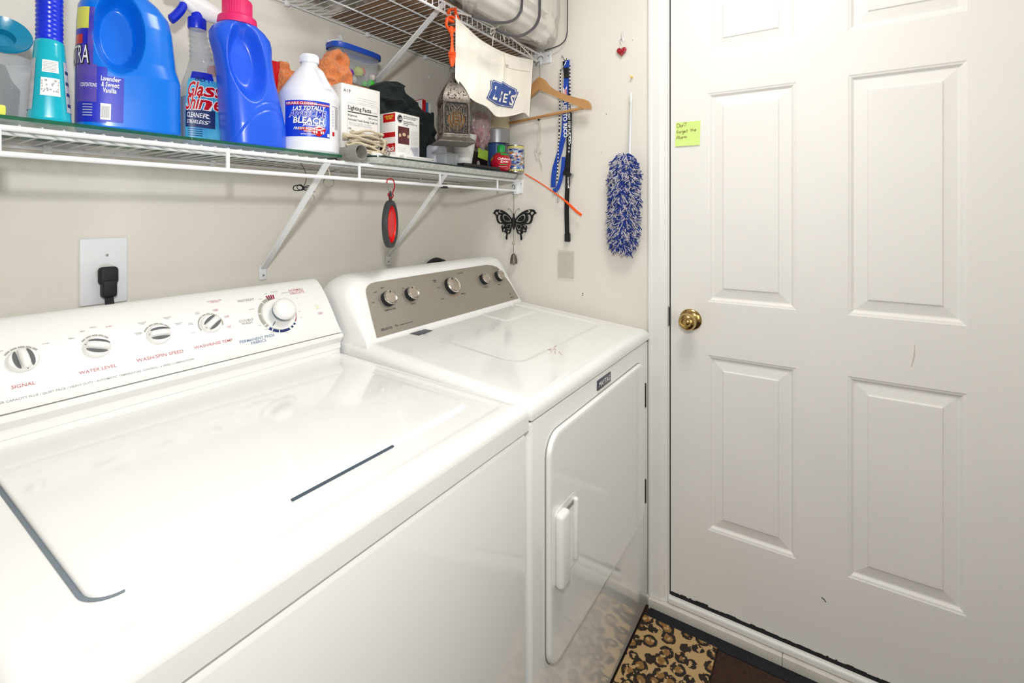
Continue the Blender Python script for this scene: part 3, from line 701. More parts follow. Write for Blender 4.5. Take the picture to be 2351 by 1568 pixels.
b.add(vs, [(k * n + i, k * n + (i + 1) % n, (k + 1) * n + (i + 1) % n, (k + 1) * n + i) for k in range(3) for i in range(n)] + [[3 * n + i for i in range(n)]], rim2, True)
tag(b.build('glass_tray'), 'glass tray with frosted sides and dark rim on the right half of the shelf', 'tray')

# ---------------------------------------------------------------- bottles and jugs
def sgn(x): return -1 if x < 0 else 1
class Bottle:
    # tab rows: z, centre x, centre y, half width, half depth, exponent
    def __init__(s, tab, disp=None): s.tab = tab; s.disp = disp; s.z0 = tab[0][0]; s.z1 = tab[-1][0]
    def S(s, th, z, off=0.0):
        cx, cy, hw, hd, e = interp(s.tab, z); sn, cs = math.sin(th), math.cos(th)
        x = cx + (hw + off) * sgn(sn) * abs(sn) ** (2 / e); y = cy - (hd + off) * sgn(cs) * abs(cs) ** (2 / e)
        if s.disp:
            d = s.disp(th, z, x, y)
            if d: y += d
        return Vector((x, y, z))
    def body(s, b, m, nt=96, nz_=72, z0=None, z1=None):
        z0 = s.z0 if z0 is None else z0; z1 = s.z1 if z1 is None else z1
        b.grid(lambda u, v: s.S(2 * PI * u, z0 + (z1 - z0) * v), nt, nz_, m, cu=True)
        for z in (z0, z1):
            b.add([s.S(2 * PI * i / nt, z) for i in range(nt)], [list(range(nt))], m)
        return b
    def patch(s, b, t0, t1, z0, z1, m, off=.0006, n=16, k=10):
        return b.grid(lambda u, v: s.S(t0 + (t1 - t0) * u, z0 + (z1 - z0) * v, off), n, k, m)
    def text(s, b, body, size, th, z, m, off=.0012, R=.07, bold=.0, shear=0, sx=1.0, tilt=0, align='CENTER'):
        vs, fs, _ = text_geo(body, size, bold, shear, align)
        return b.add([s.S(th + (x * sx) / R, z + y + tilt * x, off) for x, y, _ in vs], fs, m)
def T2(prof, n=40, sm=True): pass

# 1. teal spray bottle (narrow side to the camera), top beyond the frame
M_TEAL = mat('teal_liquid_plastic', (10, 178, 200), .18, noise_amt=.08, nscale=18, coat=.3)
M_BLU2 = mat('deep_blue_cap', (16, 48, 214), .25, noise_amt=.06)
M_LAB = mat('silver_label', (188, 192, 204), .35, noise_amt=.25, nscale=60)
t = thing('detergent_bottle', 'teal bottle with ribbed blue top and white label left of the big blue jug', 'bottle', (-1.350, -.238, ZG), -.22)
t.scale = (.86, .86, .90)
B = Bottle([(0, 0, 0, .029, .030, 2.4), (.004, 0, 0, .0315, .0325, 2.6), (.06, 0, 0, .0265, .031, 2.6), (.115, 0, 0, .0235, .028, 2.4), (.145, 0, 0, .0215, .023, 2.2), (.150, 0, 0, .019, .020, 2)])
B.body(b := MB(), M_TEAL, 48, 30)
o = b.build('body', t)
b = MB(); prof = [(.018, .142)]
for i in range(12): z = .146 + i * .0085; prof += [(.0185, z), (.0198, z + .003), (.0198, z + .006), (.0185, z + .0082)]
prof += [(.021, .27), (.020, .30), (0, .301)]
b.lathe(prof, M_BLU2, 36); b.build('ribbed_top', t)
b = MB(); B.patch(b, -.35, .42, .088, .110, M_WINK); B.patch(b, -.38, .45, .046, .078, M_WINK)
for i in range(7): B.patch(b, -.28, .30, .0905 + i * .0026, .0913 + i * .0026, M_INKL, .0011, 6, 1)
random.seed(5)
for i in range(26):
    a = random.uniform(-.33, .36); z = random.uniform(.050, .073); B.patch(b, a, a + .06, z, z + .003, M_INKL, .0011, 2, 1)
b.build('back_label', t)
b = MB(); B.patch(b, .80, 1.9, .02, .112, M_LAB, .0008, 12, 8); B.patch(b, -1.9, -.80, .02, .112, M_LAB, .0008, 12, 8)
for i in range(4): B.patch(b, .9, 1.5, .03 + i * .02, .036 + i * .02, M_NAVY, .0012, 6, 1)
b.build('side_label', t)

# 2. big blue jug
M_JUG = mat('bright_blue_jug', (6, 116, 226), .24, noise_amt=.04, nscale=10, coat=.15)
t = thing('detergent_jug', 'big bright blue detergent jug with yellow cap and purple side label', 'jug', (-1.230, -.195, ZG), -.20)
t.scale = (.925, .95, 1.06)
def d1(th, z, x, y):
    if y > 0: return 0
    q = ((x + .012) / .034) ** 2 + ((z - .178) / .062) ** 2
    q2 = ((x + .018) / .036) ** 2 + ((z - .170) / .066) ** 2
    dd = .046 * (1 - sstep(.45, 1.3, q2))
    dd += .006 * (1 - sstep(.0, .012, abs(x - .045))) * sstep(.10, .13, z) * (1 - sstep(.20, .23, z)) * 0
    return dd
B = Bottle([(0, .004, 0, .080, .054, 3.4), (.006, .004, 0, .0845, .058, 3.6), (.10, .004, 0, .084, .058, 3.4), (.125, .000, 0, .080, .055, 3.2), (.19, -.002, 0, .076, .050, 3.0), (.215, -.004, 0, .072, .047, 2.8), (.235, -.008, 0, .060, .042, 2.5), (.250, -.010, 0, .042, .036, 2.2), (.256, -.010, 0, .026, .026, 2)], d1)
b = MB(); B.body(b, M_JUG, 360, 150); b.build('body', t)
M_YEL = mat('lemon_cap', (222, 226, 96), .35, noise_amt=.05)
b = MB(); b.lathe([(.0285, .250), (.0290, .262), (.027, .264), (.026, .296), (.024, .300), (0, .300)], M_YEL, 40, TR((-.010, 0, 0))); b.build('cap', t)
M_PUR = mat('purple_label', (98, 78, 170), .4, rgb2=(60, 60, 176), nscale=26); M_LB = mat('royal_label', (26, 42, 190), .4, noise_amt=.1, nscale=30)
b = MB(); B.patch(b, -1.45, -.30, .012, .105, M_LB, .0006, 20, 8); B.patch(b, -.32, -.06, .014, .090, M_LB, .0006, 6, 6)
B.patch(b, -1.45, -.62, .105, .205, M_PUR, .0006, 16, 10); B.patch(b, -1.30, -.52, .045, .108, M_PUR, .0010, 16, 6)
B.patch(b, -1.4, -.78, .168, .205, M_YEL, .0010, 10, 4); B.patch(b, -1.4, -.80, .140, .168, M_LB, .0010, 10, 4); B.patch(b, -1.4, -.98, .142, .158, M_RED, .0013, 8, 2)
b.add([B.S(-.42 + .2 * u, .014 + .03 * v + .0, .0014) for u, v in ((0, .1), (1.0, .1), (1.0, 1), (0, 1))], [(0, 1, 2, 3)], M_WINK)
for i in range(9): b.add([B.S(-.40 + .018 * i + du, z, .0018) for du, z in ((0, .020), (.009, .020), (.009, .040), (0, .040))], [(0, 1, 2, 3)], M_INKL)
B.text(b, 'XTRA', .046, -1.22, .108, M_BLACK, .0016, .10, .03, .1, .85); B.text(b, 'XTRA', .044, -1.22, .109, M_WINK, .0022, .10, .0, .1, .85)
B.text(b, 'Lavender\n& Sweet\nVanilla', .0115, -.26, .082, M_WINK, .0018, .13, .015, .1)
B.text(b, 'SCENTSATIONS', .009, -.78, .070, M_WINK, .0018, .12, .01, .2)
for i in range(5): B.patch(b, -.95, -.62, .022 + i * .0045, .0236 + i * .0045, M_LAB, .0014, 5, 1)
b.build('side_label', t)

# 3. clear glass-cleaner spray bottle with blue trigger
M_CLR = mat('clear_bottle', (206, 214, 216), .06, alpha=.30, noise_amt=.05, coat=.4)
M_LIQ = mat('blue_cleaner_liquid', (22, 100, 196), .08, alpha=.9, noise_amt=.06, coat=.3)
t = thing('spray_bottle', 'clear glass cleaner spray bottle with blue trigger between the two blue jugs', 'bottle', (-1.058, -.112, ZG), -.10)
t.scale = (1.06, .95, 1.36)
B = Bottle([(0, 0, 0, .040, .026, 3), (.005, 0, 0, .044, .030, 3.4), (.06, 0, 0, .045, .031, 3.4), (.105, 0, 0, .040, .029, 3), (.130, -.002, 0, .029, .024, 2.6), (.150, -.005, 0, .021, .019, 2.3), (.185, -.010, 0, .017, .0165, 2), (.205, -.013, 0, .0145, .0145, 2)])
b = MB(); B.body(b, M_CLR, 56, 50); b.build('body', t)
b = MB(); 
Bl = Bottle([(.003, 0, 0, .040, .026, 3), (.06, 0, 0, .043, .029, 3.4), (.082, 0, 0, .0415, .0285, 3.2), (.083, 0, 0, .0412, .028, 3.2)]); Bl.body(b, M_LIQ, 48, 12); b.build('liquid', t)
b = MB()
for i in range(6): z = .150 + i * .0085; cxx = interp(B.tab, z); b.lathe([(cxx[2] + .0004, z), (cxx[2] + .0016, z + .0025), (cxx[2] + .0004, z + .005)], M_CLR, 28, TR((cxx[0], 0, 0)), cap=False)
b.lathe([(.0165, .198), (.0175, .200), (.0175, .215), (.016, .217), (.011, .218), (.011, .236), (0, .236)], M_BLU2, 32, TR((-.013, 0, 0)))
b.build('neck_collar', t)
b = MB()
secs = [(-.062, .250, .007, .007), (-.045, .247, .011, .011), (-.018, .238, .0135, .019), (.005, .234, .014, .018), (.034, .229, .012, .013), (.046, .226, .007, .007)]
b.grid(lambda u, v: (lambda q: (q[0], q[2] * math.cos(2 * PI * u), q[1] + q[3] * math.sin(2 * PI * u)))(interp([(i / 5,) + s_ for i, s_ in enumerate(secs)], v)), 20, 24, M_WIRE, cu=True)
b.build('spray_head', t)
b = MB(); b.rbox(-.074, -.060, -.009, .009, .241, .259, M_BLU2, .003, 2); b.build('nozzle', t)
b = MB(); b.tube(smooth_pts([(-.036, 0, .236), (-.044, 0, .222), (-.055, 0, .209), (-.062, 0, .203)], 4), [.008] * 12 + [.006], M_BLU2, 10, flat=1.1); b.build('trigger', t)
b = MB(); M_LBL = mat('cyan_label', (96, 192, 224), .35, rgb2=(50, 150, 206), nscale=20)
B.patch(b, -1.0, .30, .014, .112, M_LBL, .0008, 20, 14); B.patch(b, -.85, .18, .108, .124, M_LB, .0008, 12, 5)
B.patch(b, -.95, .10, .032, .062, M_NAVY, .0013, 12, 4)
B.text(b, 'PRO', .010, -.30, .108, M_NAVY, .0016, .045, .02, .3)
for m_, o_, bb in ((M_WINK, .0016, .06), (M_RED, .0022, .02)):
    B.text(b, 'Glass', .033, -.30, .084, m_, o_, .055, bb, .25, .95, .05); B.text(b, 'Shine', .033, -.32, .062, m_, o_, .055, bb, .25, .95, .05)
B.text(b, 'CLEANER', .011, -.42, .048, M_WINK, .0018, .055, .015, .2); B.text(b, 'STREAKLESS', .0085, -.42, .038, M_WINK, .0018, .055, .01, .2)
for i in range(4): B.patch(b, -.8, -.1, .018 + i * .0035, .0192 + i * .0035, M_NAVY, .0013, 6, 1)
b.build('front_label', t)

# 3b. bottle with red and white label behind the spray bottle
t = thing('bottle', 'clear bottle with white and red label behind the glass cleaner spray bottle', 'bottle', (-1.000, -.060, ZG))
B = Bottle([(0, 0, 0, .033, .033, 2), (.004, 0, 0, .036, .036, 2), (.15, 0, 0, .036, .036, 2), (.20, 0, 0, .030, .030, 2), (.24, 0, 0, .013, .013, 2), (.262, 0, 0, .013, .013, 2)])
b = MB(); B.body(b, M_CLR, 40, 30); b.build('body', t)
b = MB(); b.lathe([(.032, .003), (.0345, .006), (.0345, .118), (0, .118)], M_LIQ, 36); b.build('liquid', t)
b = MB(); B.patch(b, -1.5, 1.5, .15, .215, mat('pale_label', (222, 232, 238), .4, noise_amt=.04), .0008, 20, 10); B.patch(b, -1.3, -.2, .178, .206, M_RED, .0013, 10, 4); B.patch(b, -1.5, 1.5, .146, .1485, M_BLACK, .0012, 20, 1); b.build('label', t)

# 4. blue jug with pink cap
M_JUG2 = mat('periwinkle_blue_jug', (34, 92, 228), .26, rgb2=(38, 96, 232), nscale=8, coat=.12)
M_PINK = mat('pink_cap', (236, 44, 116), .4, noise_amt=.05)
t = thing('detergent_jug', 'periwinkle blue fabric softener jug with pink cap, left of the white bleach jug', 'jug', (-.993, -.200, ZG), -.08)
def d2(th, z, x, y):
    if y > 0: return 0
    xc = -.028 - (z - .18) * .10
    q = ((x - xc) / .034) ** 2 + ((z - .188) / .078) ** 2
    dd = .034 * (1 - sstep(.3, 1.4, q))
    arc = .088 - ((x - .020) / .065) ** 2 * .055
    dd += .0016 * (1 - sstep(0, .004, abs(z - arc))) + .0016 * (1 - sstep(0, .003, abs(z - arc - .018))) * (1 if x > -.03 else 0)
    return dd
B = Bottle([(0, .003, 0, .058, .046, 3), (.006, .003, 0, .0625, .051, 3.2), (.05, .001, 0, .0645, .053, 3.2), (.10, -.006, 0, .0615, .050, 3), (.16, -.015, 0, .0560, .046, 3), (.205, -.022, 0, .0565, .045, 3), (.235, -.026, 0, .0615, .044, 2.8), (.250, -.028, 0, .0610, .043, 2.6), (.264, -.030, 0, .052, .040, 2.4), (.276, -.032, 0, .037, .035, 2.2), (.280, -.033, 0, .026, .026, 2)], d2)
b = MB(); B.body(b, M_JUG2, 360, 150); b.build('body', t)
b = MB(); b.lathe([(.0395, .273), (.040, .277), (.0385, .289), (.034, .293), (.0300, .295), (.0290, .328), (.026, .331), (0, .331)], M_PINK, 44, TR((-.034, 0, 0)))
for i in range(36): a = 2 * PI * i / 36; b.box(-.0005, .0005, -.0003, .0003, .296, .326, M_PINK, TR((-.034 + .0296 * math.cos(a), .0296 * math.sin(a), 0)))
b.build('cap', t)

# 5. red tumbler
t = MB(); t.lathe([(.026, 0), (.0275, .002), (.029, .05), (.031, .09), (.0325, .175), (.0335, .235), (.0338, .243), (.032, .243), (.0305, .17), (.0, .16)], M_RED, 40)
tag(t.build('tumbler', None, (-.890, -.090, ZG)), 'tall red plastic tumbler behind the white bleach jug', 'tumbler')

# 6. bleach jug
M_BLE = mat('bleach_white_plastic', (238, 240, 246), .35, noise_amt=.02, nscale=12, sss=.05)
t = thing('bleach_jug', 'white bleach jug with a blue label and white cap at the shelf front', 'jug', (-.860, -.217, ZG), 0)
def d6(th, z, x, y):
    xx = abs(x - .004)
    r = .0
    if z > .150 and y < 0:   # moulded handle column on the shoulder
        r -= .009 * (1 - sstep(.008, .013, xx)) * sstep(.150, .158, z) * (1 - sstep(.205, .225, z))
    return r
B = Bottle([(0, 0, 0, .066, .066, 2), (.004, 0, 0, .0705, .0705, 2), (.024, 0, 0, .0712, .0712, 2), (.034, 0, 0, .0697, .0697, 2), (.125, 0, 0, .0697, .0697, 2), (.134, 0, 0, .0715, .0715, 2), (.146, 0, 0, .0705, .0705, 2), (.160, 0, 0, .063, .063, 2), (.180, 0, 0, .050, .050, 2), (.205, 0, 0, .033, .033, 2), (.218, 0, 0, .0225, .0225, 2), (.226, 0, 0, .0195, .0195, 2), (.236, 0, 0, .0185, .0185, 2)], d6)
b = MB(); B.body(b, M_BLE, 144, 110); b.build('body', t)
b = MB(); b.lathe([(.0215, .229), (.022, .231), (.022, .246), (.021, .249), (.019, .250), (0, .250)], M_BLE, 48)
for i in range(48): a = 2 * PI * i / 48; b.box(-.0006, .0006, -.0004, .0004, .231, .246, M_BLE, TR((.0221 * math.cos(a), .0221 * math.sin(a), 0), (0, 0, a)))
b.build('cap', t)
b = MB(); M_LBB = mat('bleach_label_blue', (20, 66, 214), .3, noise_amt=.12, nscale=24); M_GLOW = mat('label_pale_blue', (132, 160, 238), .3, noise_amt=.1, nscale=30)
cam_th = -.20   # label centre direction
B.patch(b, -1.45, .12, .036, .122, M_LBB, .0006, 28, 10)
for rr, m_ in ((1.0, mat('label_mid_blue', (70, 108, 228), .3, noise_amt=.1)), (.72, M_GLOW)):
    b.add([B.S(-.22 + .29 * rr * math.cos(a), .077 + .036 * rr * math.sin(a), .0009 + (1 - rr) * .001) for a in [2 * PI * i / 28 for i in range(28)]], [list(range(28))], m_)
B.patch(b, -1.40, -.42, .1105, .1185, M_RED, .0014, 14, 2); B.patch(b, -.40, .08, .1115, .1165, M_RED, .0014, 8, 2)
B.text(b, 'RELIABLE CLEANING', .0078, -.86, .1120, M_WINK, .0022, .070, .02); B.text(b, 'WHITENING POWER', .0042, -.14, .1125, M_WINK, .0022, .070, .02)
for m_, o_, bb in ((M_NAVY, .0018, .05), (M_WINK, .0024, .03)): B.text(b, "LA'S TOTALLY", .0132, -.62, .0990, m_, o_, .070, bb, .3, .86, .05)
B.text(b, 'AWESOME', .0215, -.66, .0830, M_WINK, .0024, .070, .06, .25, .80, .02); B.text(b, 'AWESOME', .0215, -.66, .0830, M_LB, .0028, .070, .012, .25, .80, .02)
for m_, o_, bb in ((M_NAVY, .0022, .05), (M_WINK, .0030, .03)): B.text(b, 'BLEACH', .0190, -.62, .0675, m_, o_, .070, bb, .12, 1.0, .0)
B.text(b, 'JAVELLISANT', .0085, -.44, .0612, M_WINK, .0028, .070, .03, .2)
B.patch(b, -.92, -.36, .0505, .0575, M_RED, .0020, 10, 2); B.patch(b, -.75, -.42, .0462, .0500, M_RED, .0020, 8, 2)
B.text(b, 'FRESH SCENT', .0086, -.72, .0518, M_WINK, .0030, .070, .02, .2); B.text(b, 'PARFUM FRAIS', .0042, -.58, .0470, M_WINK, .0030, .070, .01, .2)
B.text(b, 'EXTRA STRENGTH', .004, -.62, .0400, M_WINK, .002, .07, .01)
# laundry basket picture
def lb(pts, m_, o_): b.add([B.S(-.30 + 1.35 * x / .07, .049 + 1.35 * y, o_) for x, y in pts], [list(range(len(pts)))], m_)
lb([(-.013, .004), (.0, .011), (.013, .007), (.010, -.002), (.001, -.009), (-.011, -.004)], M_RED, .0022)
lb([(-.011, .004), (.0, .010), (.0115, .006), (.001, .0012)], M_WINK, .0028)
for x in (-.0085, -.0045, .003, .0065): lb([(x, -.0035), (x + .0022, -.004), (x + .0022, .0005), (x, .001)], M_WINK, .0028)
b.add([B.S(a, z, .0022) for a, z in ((.0, .038), (.09, .038), (.09, .046), (.0, .046))], [(0, 1, 2, 3)], M_PAPER)
B.patch(b, .22, .62, .117, .1178, M_INKD, .0006, 6, 1)
for i in range(26): B.patch(b, .40, .62, .062 + i * .0021, .0629 + i * .0021, M_INKL, .0008, 6, 1)
B.patch(b, .25, .36, .044, .054, M_RED, .0008, 4, 2)
for i in range(6): B.patch(b, .26, .30, .068 + i * .007, .071 + i * .007, M_INKL, .0008, 2, 1)
b.build('label', t)

# ---------------------------------------------------------------- soft heaps
def heap(name, top, zb, yf, yb, m, fold=.012, seed=0, fs=(9, 14), ymf=None, nu=90, nv=60):
    # closed cloth heap: top profile in world (x, z) pairs, from yf (front) to yb (back)
    X0, X1 = top[0][0], top[-1][0]; b = MB()
    def f(u, v):
        x = X0 + (X1 - X0) * u; h = interp(top, x)[0] - zb
        a = 2 * PI * v; ym = ymf(x) if ymf else (yf + yb) / 2; hy = (yb - yf) / 2
        edge = min(1, (min(u, 1 - u) / .07)) ** .5 if min(u, 1 - u) < .07 else 1
        cs, sn = math.cos(a), math.sin(a)
        cs = sgn(cs) * abs(cs) ** .6; sn = sgn(sn) * abs(sn) ** .55
        p = Vector((x, ym - hy * cs * edge * (1 - .25 * max(0, sn)), zb + h * (.5 + .5 * sn) * (edge if sn > 0 else 1)))
        q = nz(x * fs[0] + seed, p.z * fs[1], p.y * 9 + seed) + .5 * nz(x * fs[0] * 2.3, p.z * fs[1] * 2.3, seed + 7)
        w_ = abs(q); p.y -= fold * (1.2 - 2.6 * w_) * edge * (-1 if cs < 0 else 1) * .8
        p.z = max(zb, p.z + fold * .5 * q * (sn > .2) * edge)
        return p
    b.grid(f, nu, nv, m, cv=True)
    for e in (0, 1): b.add([f(e, j / nv) for j in range(nv)], [list(range(nv))], m)
    return b
def prof(pts, y): return [(lambda p: (p.x, p.z))(at(px, py, 'y', y)) for px, py in pts]
M_CLOTH = mat('dark_green_cloth', (24, 36, 34), .85, noise_amt=.15, nscale=60, bump=.3, bscale=600, sheen=.05)
tp = prof([(852, 214), (868, 192), (890, 187), (918, 188), (927, 196), (930, 214), (948, 228), (962, 240), (978, 252), (990, 270), (996, 290), (1003, 322), (1006, 345)], -.180)
b = heap('cloth', tp, ZP + .001, -.192, -.105, M_CLOTH, .026, 3, (11, 17), nu=130, nv=80)
o = b.build('cloth'); tag(o, 'crumpled dark green cloth heaped on the shelf left of the hanging owl lantern', 'cloth')
M_TOW = mat('orange_terry', (240, 146, 84), .95, noise_amt=.15, nscale=90, bump=.9, bscale=700, sheen=.3)
tp = prof([(640, 145), (650, 136), (668, 140), (682, 160), (700, 172), (725, 140), (738, 124), (752, 118), (766, 126), (780, 134), (795, 144), (800, 158), (796, 176), (788, 190)], -.14)
b = heap('towel', tp, 1.462, -.040, .0, M_TOW, .012, 11, (16, 20), ymf=lambda x: -.112 - .060 * sstep(-.815, -.775, x), nu=260, nv=170)
b.V = [tuple(Vector(v) + .0022 * Vector((nz(v[0] * 420, v[2] * 420, 1), nz(v[0] * 420, v[2] * 420, 5), nz(v[0] * 420, v[2] * 420, 9)))) for v in b.V]
tag(b.build('towel'), 'bunched orange terry towel behind the white bleach jug', 'towel')
# ---------------------------------------------------------------- boxes
def carton(name, lab, cat, x0, x1, y0, y1, z0, z1, rz=0, m=M_PAPER):
    t = thing(name, lab, cat, ((x0 + x1) / 2, (y0 + y1) / 2, z0), rz)
    w_, d_, h_ = (x1 - x0) / 2, (y1 - y0) / 2, z1 - z0
    b = MB(); b.rbox(-w_, w_, -d_, d_, 0, h_, m, .0012, 2); b.box(-w_ + .001, w_ - .001, -d_ + .001, d_ - .001, h_, h_ + .0006, mat('carton_inside', (150, 120, 92), .8, noise_amt=.1))
    b.build('carton', t)
    return t, w_, d_, h_
t, w_, d_, h_ = carton('light_bulb_box', 'tall white light bulb carton with Lighting Facts panel behind the rope coil', 'box', -.779, -.656, -.243, -.198, ZP, 1.645, -.08)
b = MB()
fn = lambda x0, z0: (lambda u, v: Vector((-w_ + x0 + u, -d_ - .0006, z0 + v)))
def rect(b, x0, x1, z0, z1, m, dy=.0004): b.box(-w_ + x0, -w_ + x1, -d_ - dy, -d_, z0, z1, m)
b.text('A19', .013, M_INKD, fn(.006, .168), align='LEFT')
for z in (.158, .152, .146): rect(b, .050, .112, z, z + .0006, M_INKL)
for (a0, a1, c0, c1) in ((.018, .0186, .012, .142), (.1154, .116, .012, .142), (.018, .116, .1414, .142), (.018, .116, .012, .0126)): rect(b, a0, a1, c0, c1, M_INKL)
b.text('Lighting Facts', .0155, M_INKD, fn(.020, .124), align='LEFT', bold=.02, sx=.86); b.text('Per Bulb', .006, M_INKL, fn(.092, .124), align='LEFT')
rect(b, .020, .114, .116, .119, M_INKD)
for s_, x, z, al in (('Brightness', .020, .106, 'LEFT'), ('Estimated Yearly Energy Cost', .020, .095, 'LEFT'), ('Life', .020, .071, 'LEFT'), ('Light Appearance', .020, .051, 'LEFT'), ('Energy Used', .020, .015, 'LEFT')):
    b.text(s_, .0080, M_INKD, fn(x, z), align=al, sx=.85, bold=.01)
for s_, z in (('800 lumens', .106), ('$1.08', .095), ('Lasts 5 Years', .060), ('9 watts', .015)): b.text(s_, .0075, M_INKD, fn(.114, z), align='RIGHT', sx=.85)
b.text('Based on 3 hrs/day, 11c/kWh\nCost depends on rates and use', .0058, M_INKL, fn(.023, .087), align='LEFT'); b.text('Based on 3 hrs/day', .0058, M_INKL, fn(.023, .062), align='LEFT')
b.text('Warm                                 Cool', .0058, M_INKL, fn(.028, .042), align='LEFT'); b.text('2700 K', .0055, M_INKL, fn(.052, .026), align='LEFT')
rect(b, .030, .100, .036, .0368, M_INKD)
b.build('printed_panel', t)
t, w_, d_, h_ = carton('timer_box', 'small white and red carton with porch lamp picture in front of the dark cloth', 'box', -.628, -.531, -.278, -.200, ZP + .0105, 1.590, 0)
b = MB()
M_PIC = mat('maroon_picture', (104, 58, 58), .4, rgb2=(84, 44, 48), nscale=30)
rect(b, .010, .054, .036, .086, M_PIC)
for x, z, r in ((.017, .060, .0045), (.050, .060, .0042), (.033, .064, .007)):
    b.add([Vector((-w_ + x + r * math.cos(a), -d_ - .0008, z + r * (1.2 if r < .005 else .7) * math.sin(a))) for a in [2 * PI * i / 14 for i in range(14)]], [list(range(14))], mat('warm_glow_print', (214, 190, 156), .5, noise_amt=.05))
ring_c = (.017, .108)
b.add([Vector((-w_ + ring_c[0] + .0105 * math.cos(a), -d_ - .0008, ring_c[1] + .0115 * math.sin(a))) for a in [2 * PI * i / 28 for i in range(28)]], [list(range(28))], M_BLACK)
f_ = lambda u, v: Vector((-w_ + ring_c[0] + u, -d_ - .0012, ring_c[1] + v)); b.text('GE', .0105, M_WINK, lambda u, v: f_(u, v - .004), shear=.3, bold=.02)
b.tube([f_(.0088 * math.cos(a), .0098 * math.sin(a)) for a in [2 * PI * i / 24 for i in range(24)]], .0004, M_WINK, 4, closed=True)
b.text('Add beauty & security to\nyour home\'s exterior\n\nAgregue belleza y\nseguridad al exterior de\nsu hogar', .0058, M_INKD, fn(.030, .116), align='LEFT', bold=.01)
for i in range(12): rect(b, .058, .058 + (.03 if i % 4 else .020), .036 + i * .0038, .0365 + i * .0038, M_INKL)
for i in range(3): rect(b, .010, .040, .014 + i * .005, .0146 + i * .005, M_INKL)
rect(b, .060, .092, .004, .032, M_LAB); b.add([Vector((-w_ + x, -d_ - .0008, z)) for x, z in ((.045, .004), (.062, .024), (.074, .004))], [(0, 1, 2)], M_PAPER)
def lrect(y0, y1, z0, z1, m, o_=.0004): b.box(-w_ - o_, -w_, y0, y1, z0, z1, m)
lrect(-d_ + .001, -d_ + .050, .098, .122, M_RED); lrect(-d_ + .001, d_ - .002, .054, .068, M_RED); lrect(-d_ + .001, d_ - .002, .012, .036, M_RED)
lrect(-d_ + .052, d_ - .001, .02, .12, mat('pale_green_print', (214, 226, 214), .5, noise_amt=.04))
g_ = lambda u, v: Vector((-w_ - .0009, -u, v)); b.text('Black', .020, M_WINK, lambda u, v: g_(u + .016, v + .015), bold=.03, shear=.1, sx=.9)
b.text('ASSORTED\nFILTERS', .0075, mat('yellow_print', (240, 214, 80), .5, noise_amt=.04), lambda u, v: g_(u + .014, v + .112), bold=.02)
b.build('printed_panel', t)
tag(MB().rbox(-.722, -.520, -.292, -.196, ZP, ZP + .0098, M_PAPER, .001, 2).build('flat_box'), 'flat white box lying on the shelf under the small red and white carton', 'box')

# rope coil
M_ROPE = mat('cream_rope', (226, 214, 188), .8, noise_amt=.3, nscale=260, bump=.6, bscale=500)
t = thing('rope', 'coiled cream twisted rope lying on the shelf right of the bleach jug', 'rope', (-.712, -.262, ZP))
def rope(b, pts, r=.0034, tw=.016, m=M_ROPE):
    P = smooth_pts(pts, 7, False); L = 0; ph = []; 
    for i, p in enumerate(P):
        if i: L += (p - P[i - 1]).length
        ph.append(L)
    # resample fine
    tot = L; n = int(tot / .0022); Q = []; j = 0
    for i in range(n + 1):
        s_ = tot * i / n
        while j < len(P) - 2 and ph[j + 1] < s_: j += 1
        tt = (s_ - ph[j]) / max(1e-9, ph[j + 1] - ph[j]); Q.append(P[j].lerp(P[j + 1], min(1, tt)))
    nrm = None
    fr = []
    for i, q in enumerate(Q):
        d = (Q[min(i + 1, n)] - Q[max(i - 1, 0)]).normalized()
        if nrm is None: nrm = d.orthogonal().normalized()
        nrm = (nrm - d * nrm.dot(d)).normalized(); fr.append((nrm.copy(), d.cross(nrm)))
    for s3 in range(3):
        b.tube([Q[i] + (fr[i][0] * math.cos(2 * PI * (tot * i / n / tw + s3 / 3)) + fr[i][1] * math.sin(2 * PI * (tot * i / n / tw + s3 / 3))) * r * .5 for i in range(n + 1)], r * .56, m, 5)
b = MB(); random.seed(21)
for k in range(9):
    cx = -.01 + random.uniform(-.008, .008); rx = .054 + random.uniform(-.008, .014); ry = .018 + random.uniform(-.003, .004); z0 = .008 + k * .0068; tl = random.uniform(-.14, .1)
    a0 = random.uniform(0, 6)
    rope(b, [(cx + rx * math.cos(a0 + a), -.004 + ry * math.sin(a0 + a), z0 + tl * rx * math.cos(a0 + a) * .5 + .004 * math.sin(3 * a + k)) for a in [2 * PI * i / 12 for i in range(13)]])
b.build('coil', t)
b = MB(); rope(b, [(.026, -.022, .052), (.030, -.031, .040), (.028, -.030, .022), (.022, -.032, .012), (.034, -.034, .006), (.044, -.034, .004)], .0036)
rope(b, [(.022, -.026, .048), (.036, -.030, .044), (.042, -.024, .036)], .0034); b.build('rope_end', t)
b = MB()
for i in range(3): b.tube(smooth_pts([(.020 + i * .009, -.037, .004 + i * .001), (.030 + i * .007, -.036, .018), (.044, -.037, .010 + i * .003), (.034, -.037, .003)], 5, True), .0008, M_STEEL, 6, closed=True)
b.build('wire_ring', t)

# grey pipe coupling
t = MB(); M_PVC = mat('grey_pvc', (142, 138, 132), .4, noise_amt=.06, nscale=40)
T = TR((0, 0, 0), (PI / 2, 0, 0))
t.lathe([(.0175, -.035), (.0175, .0), (.0178, .004), (.0205, .006), (.0205, .042), (.0195, .0435), (.0175, .0435), (.0170, .04), (.0165, .01), (.0, .008)], M_PVC, 40, T, cap=False)
tag(t.build('pipe_coupling', None, (-.789, -.282, 1.4328 + .0215), .04), 'short grey plastic pipe coupling in front of the rope coil', 'pipe fitting')

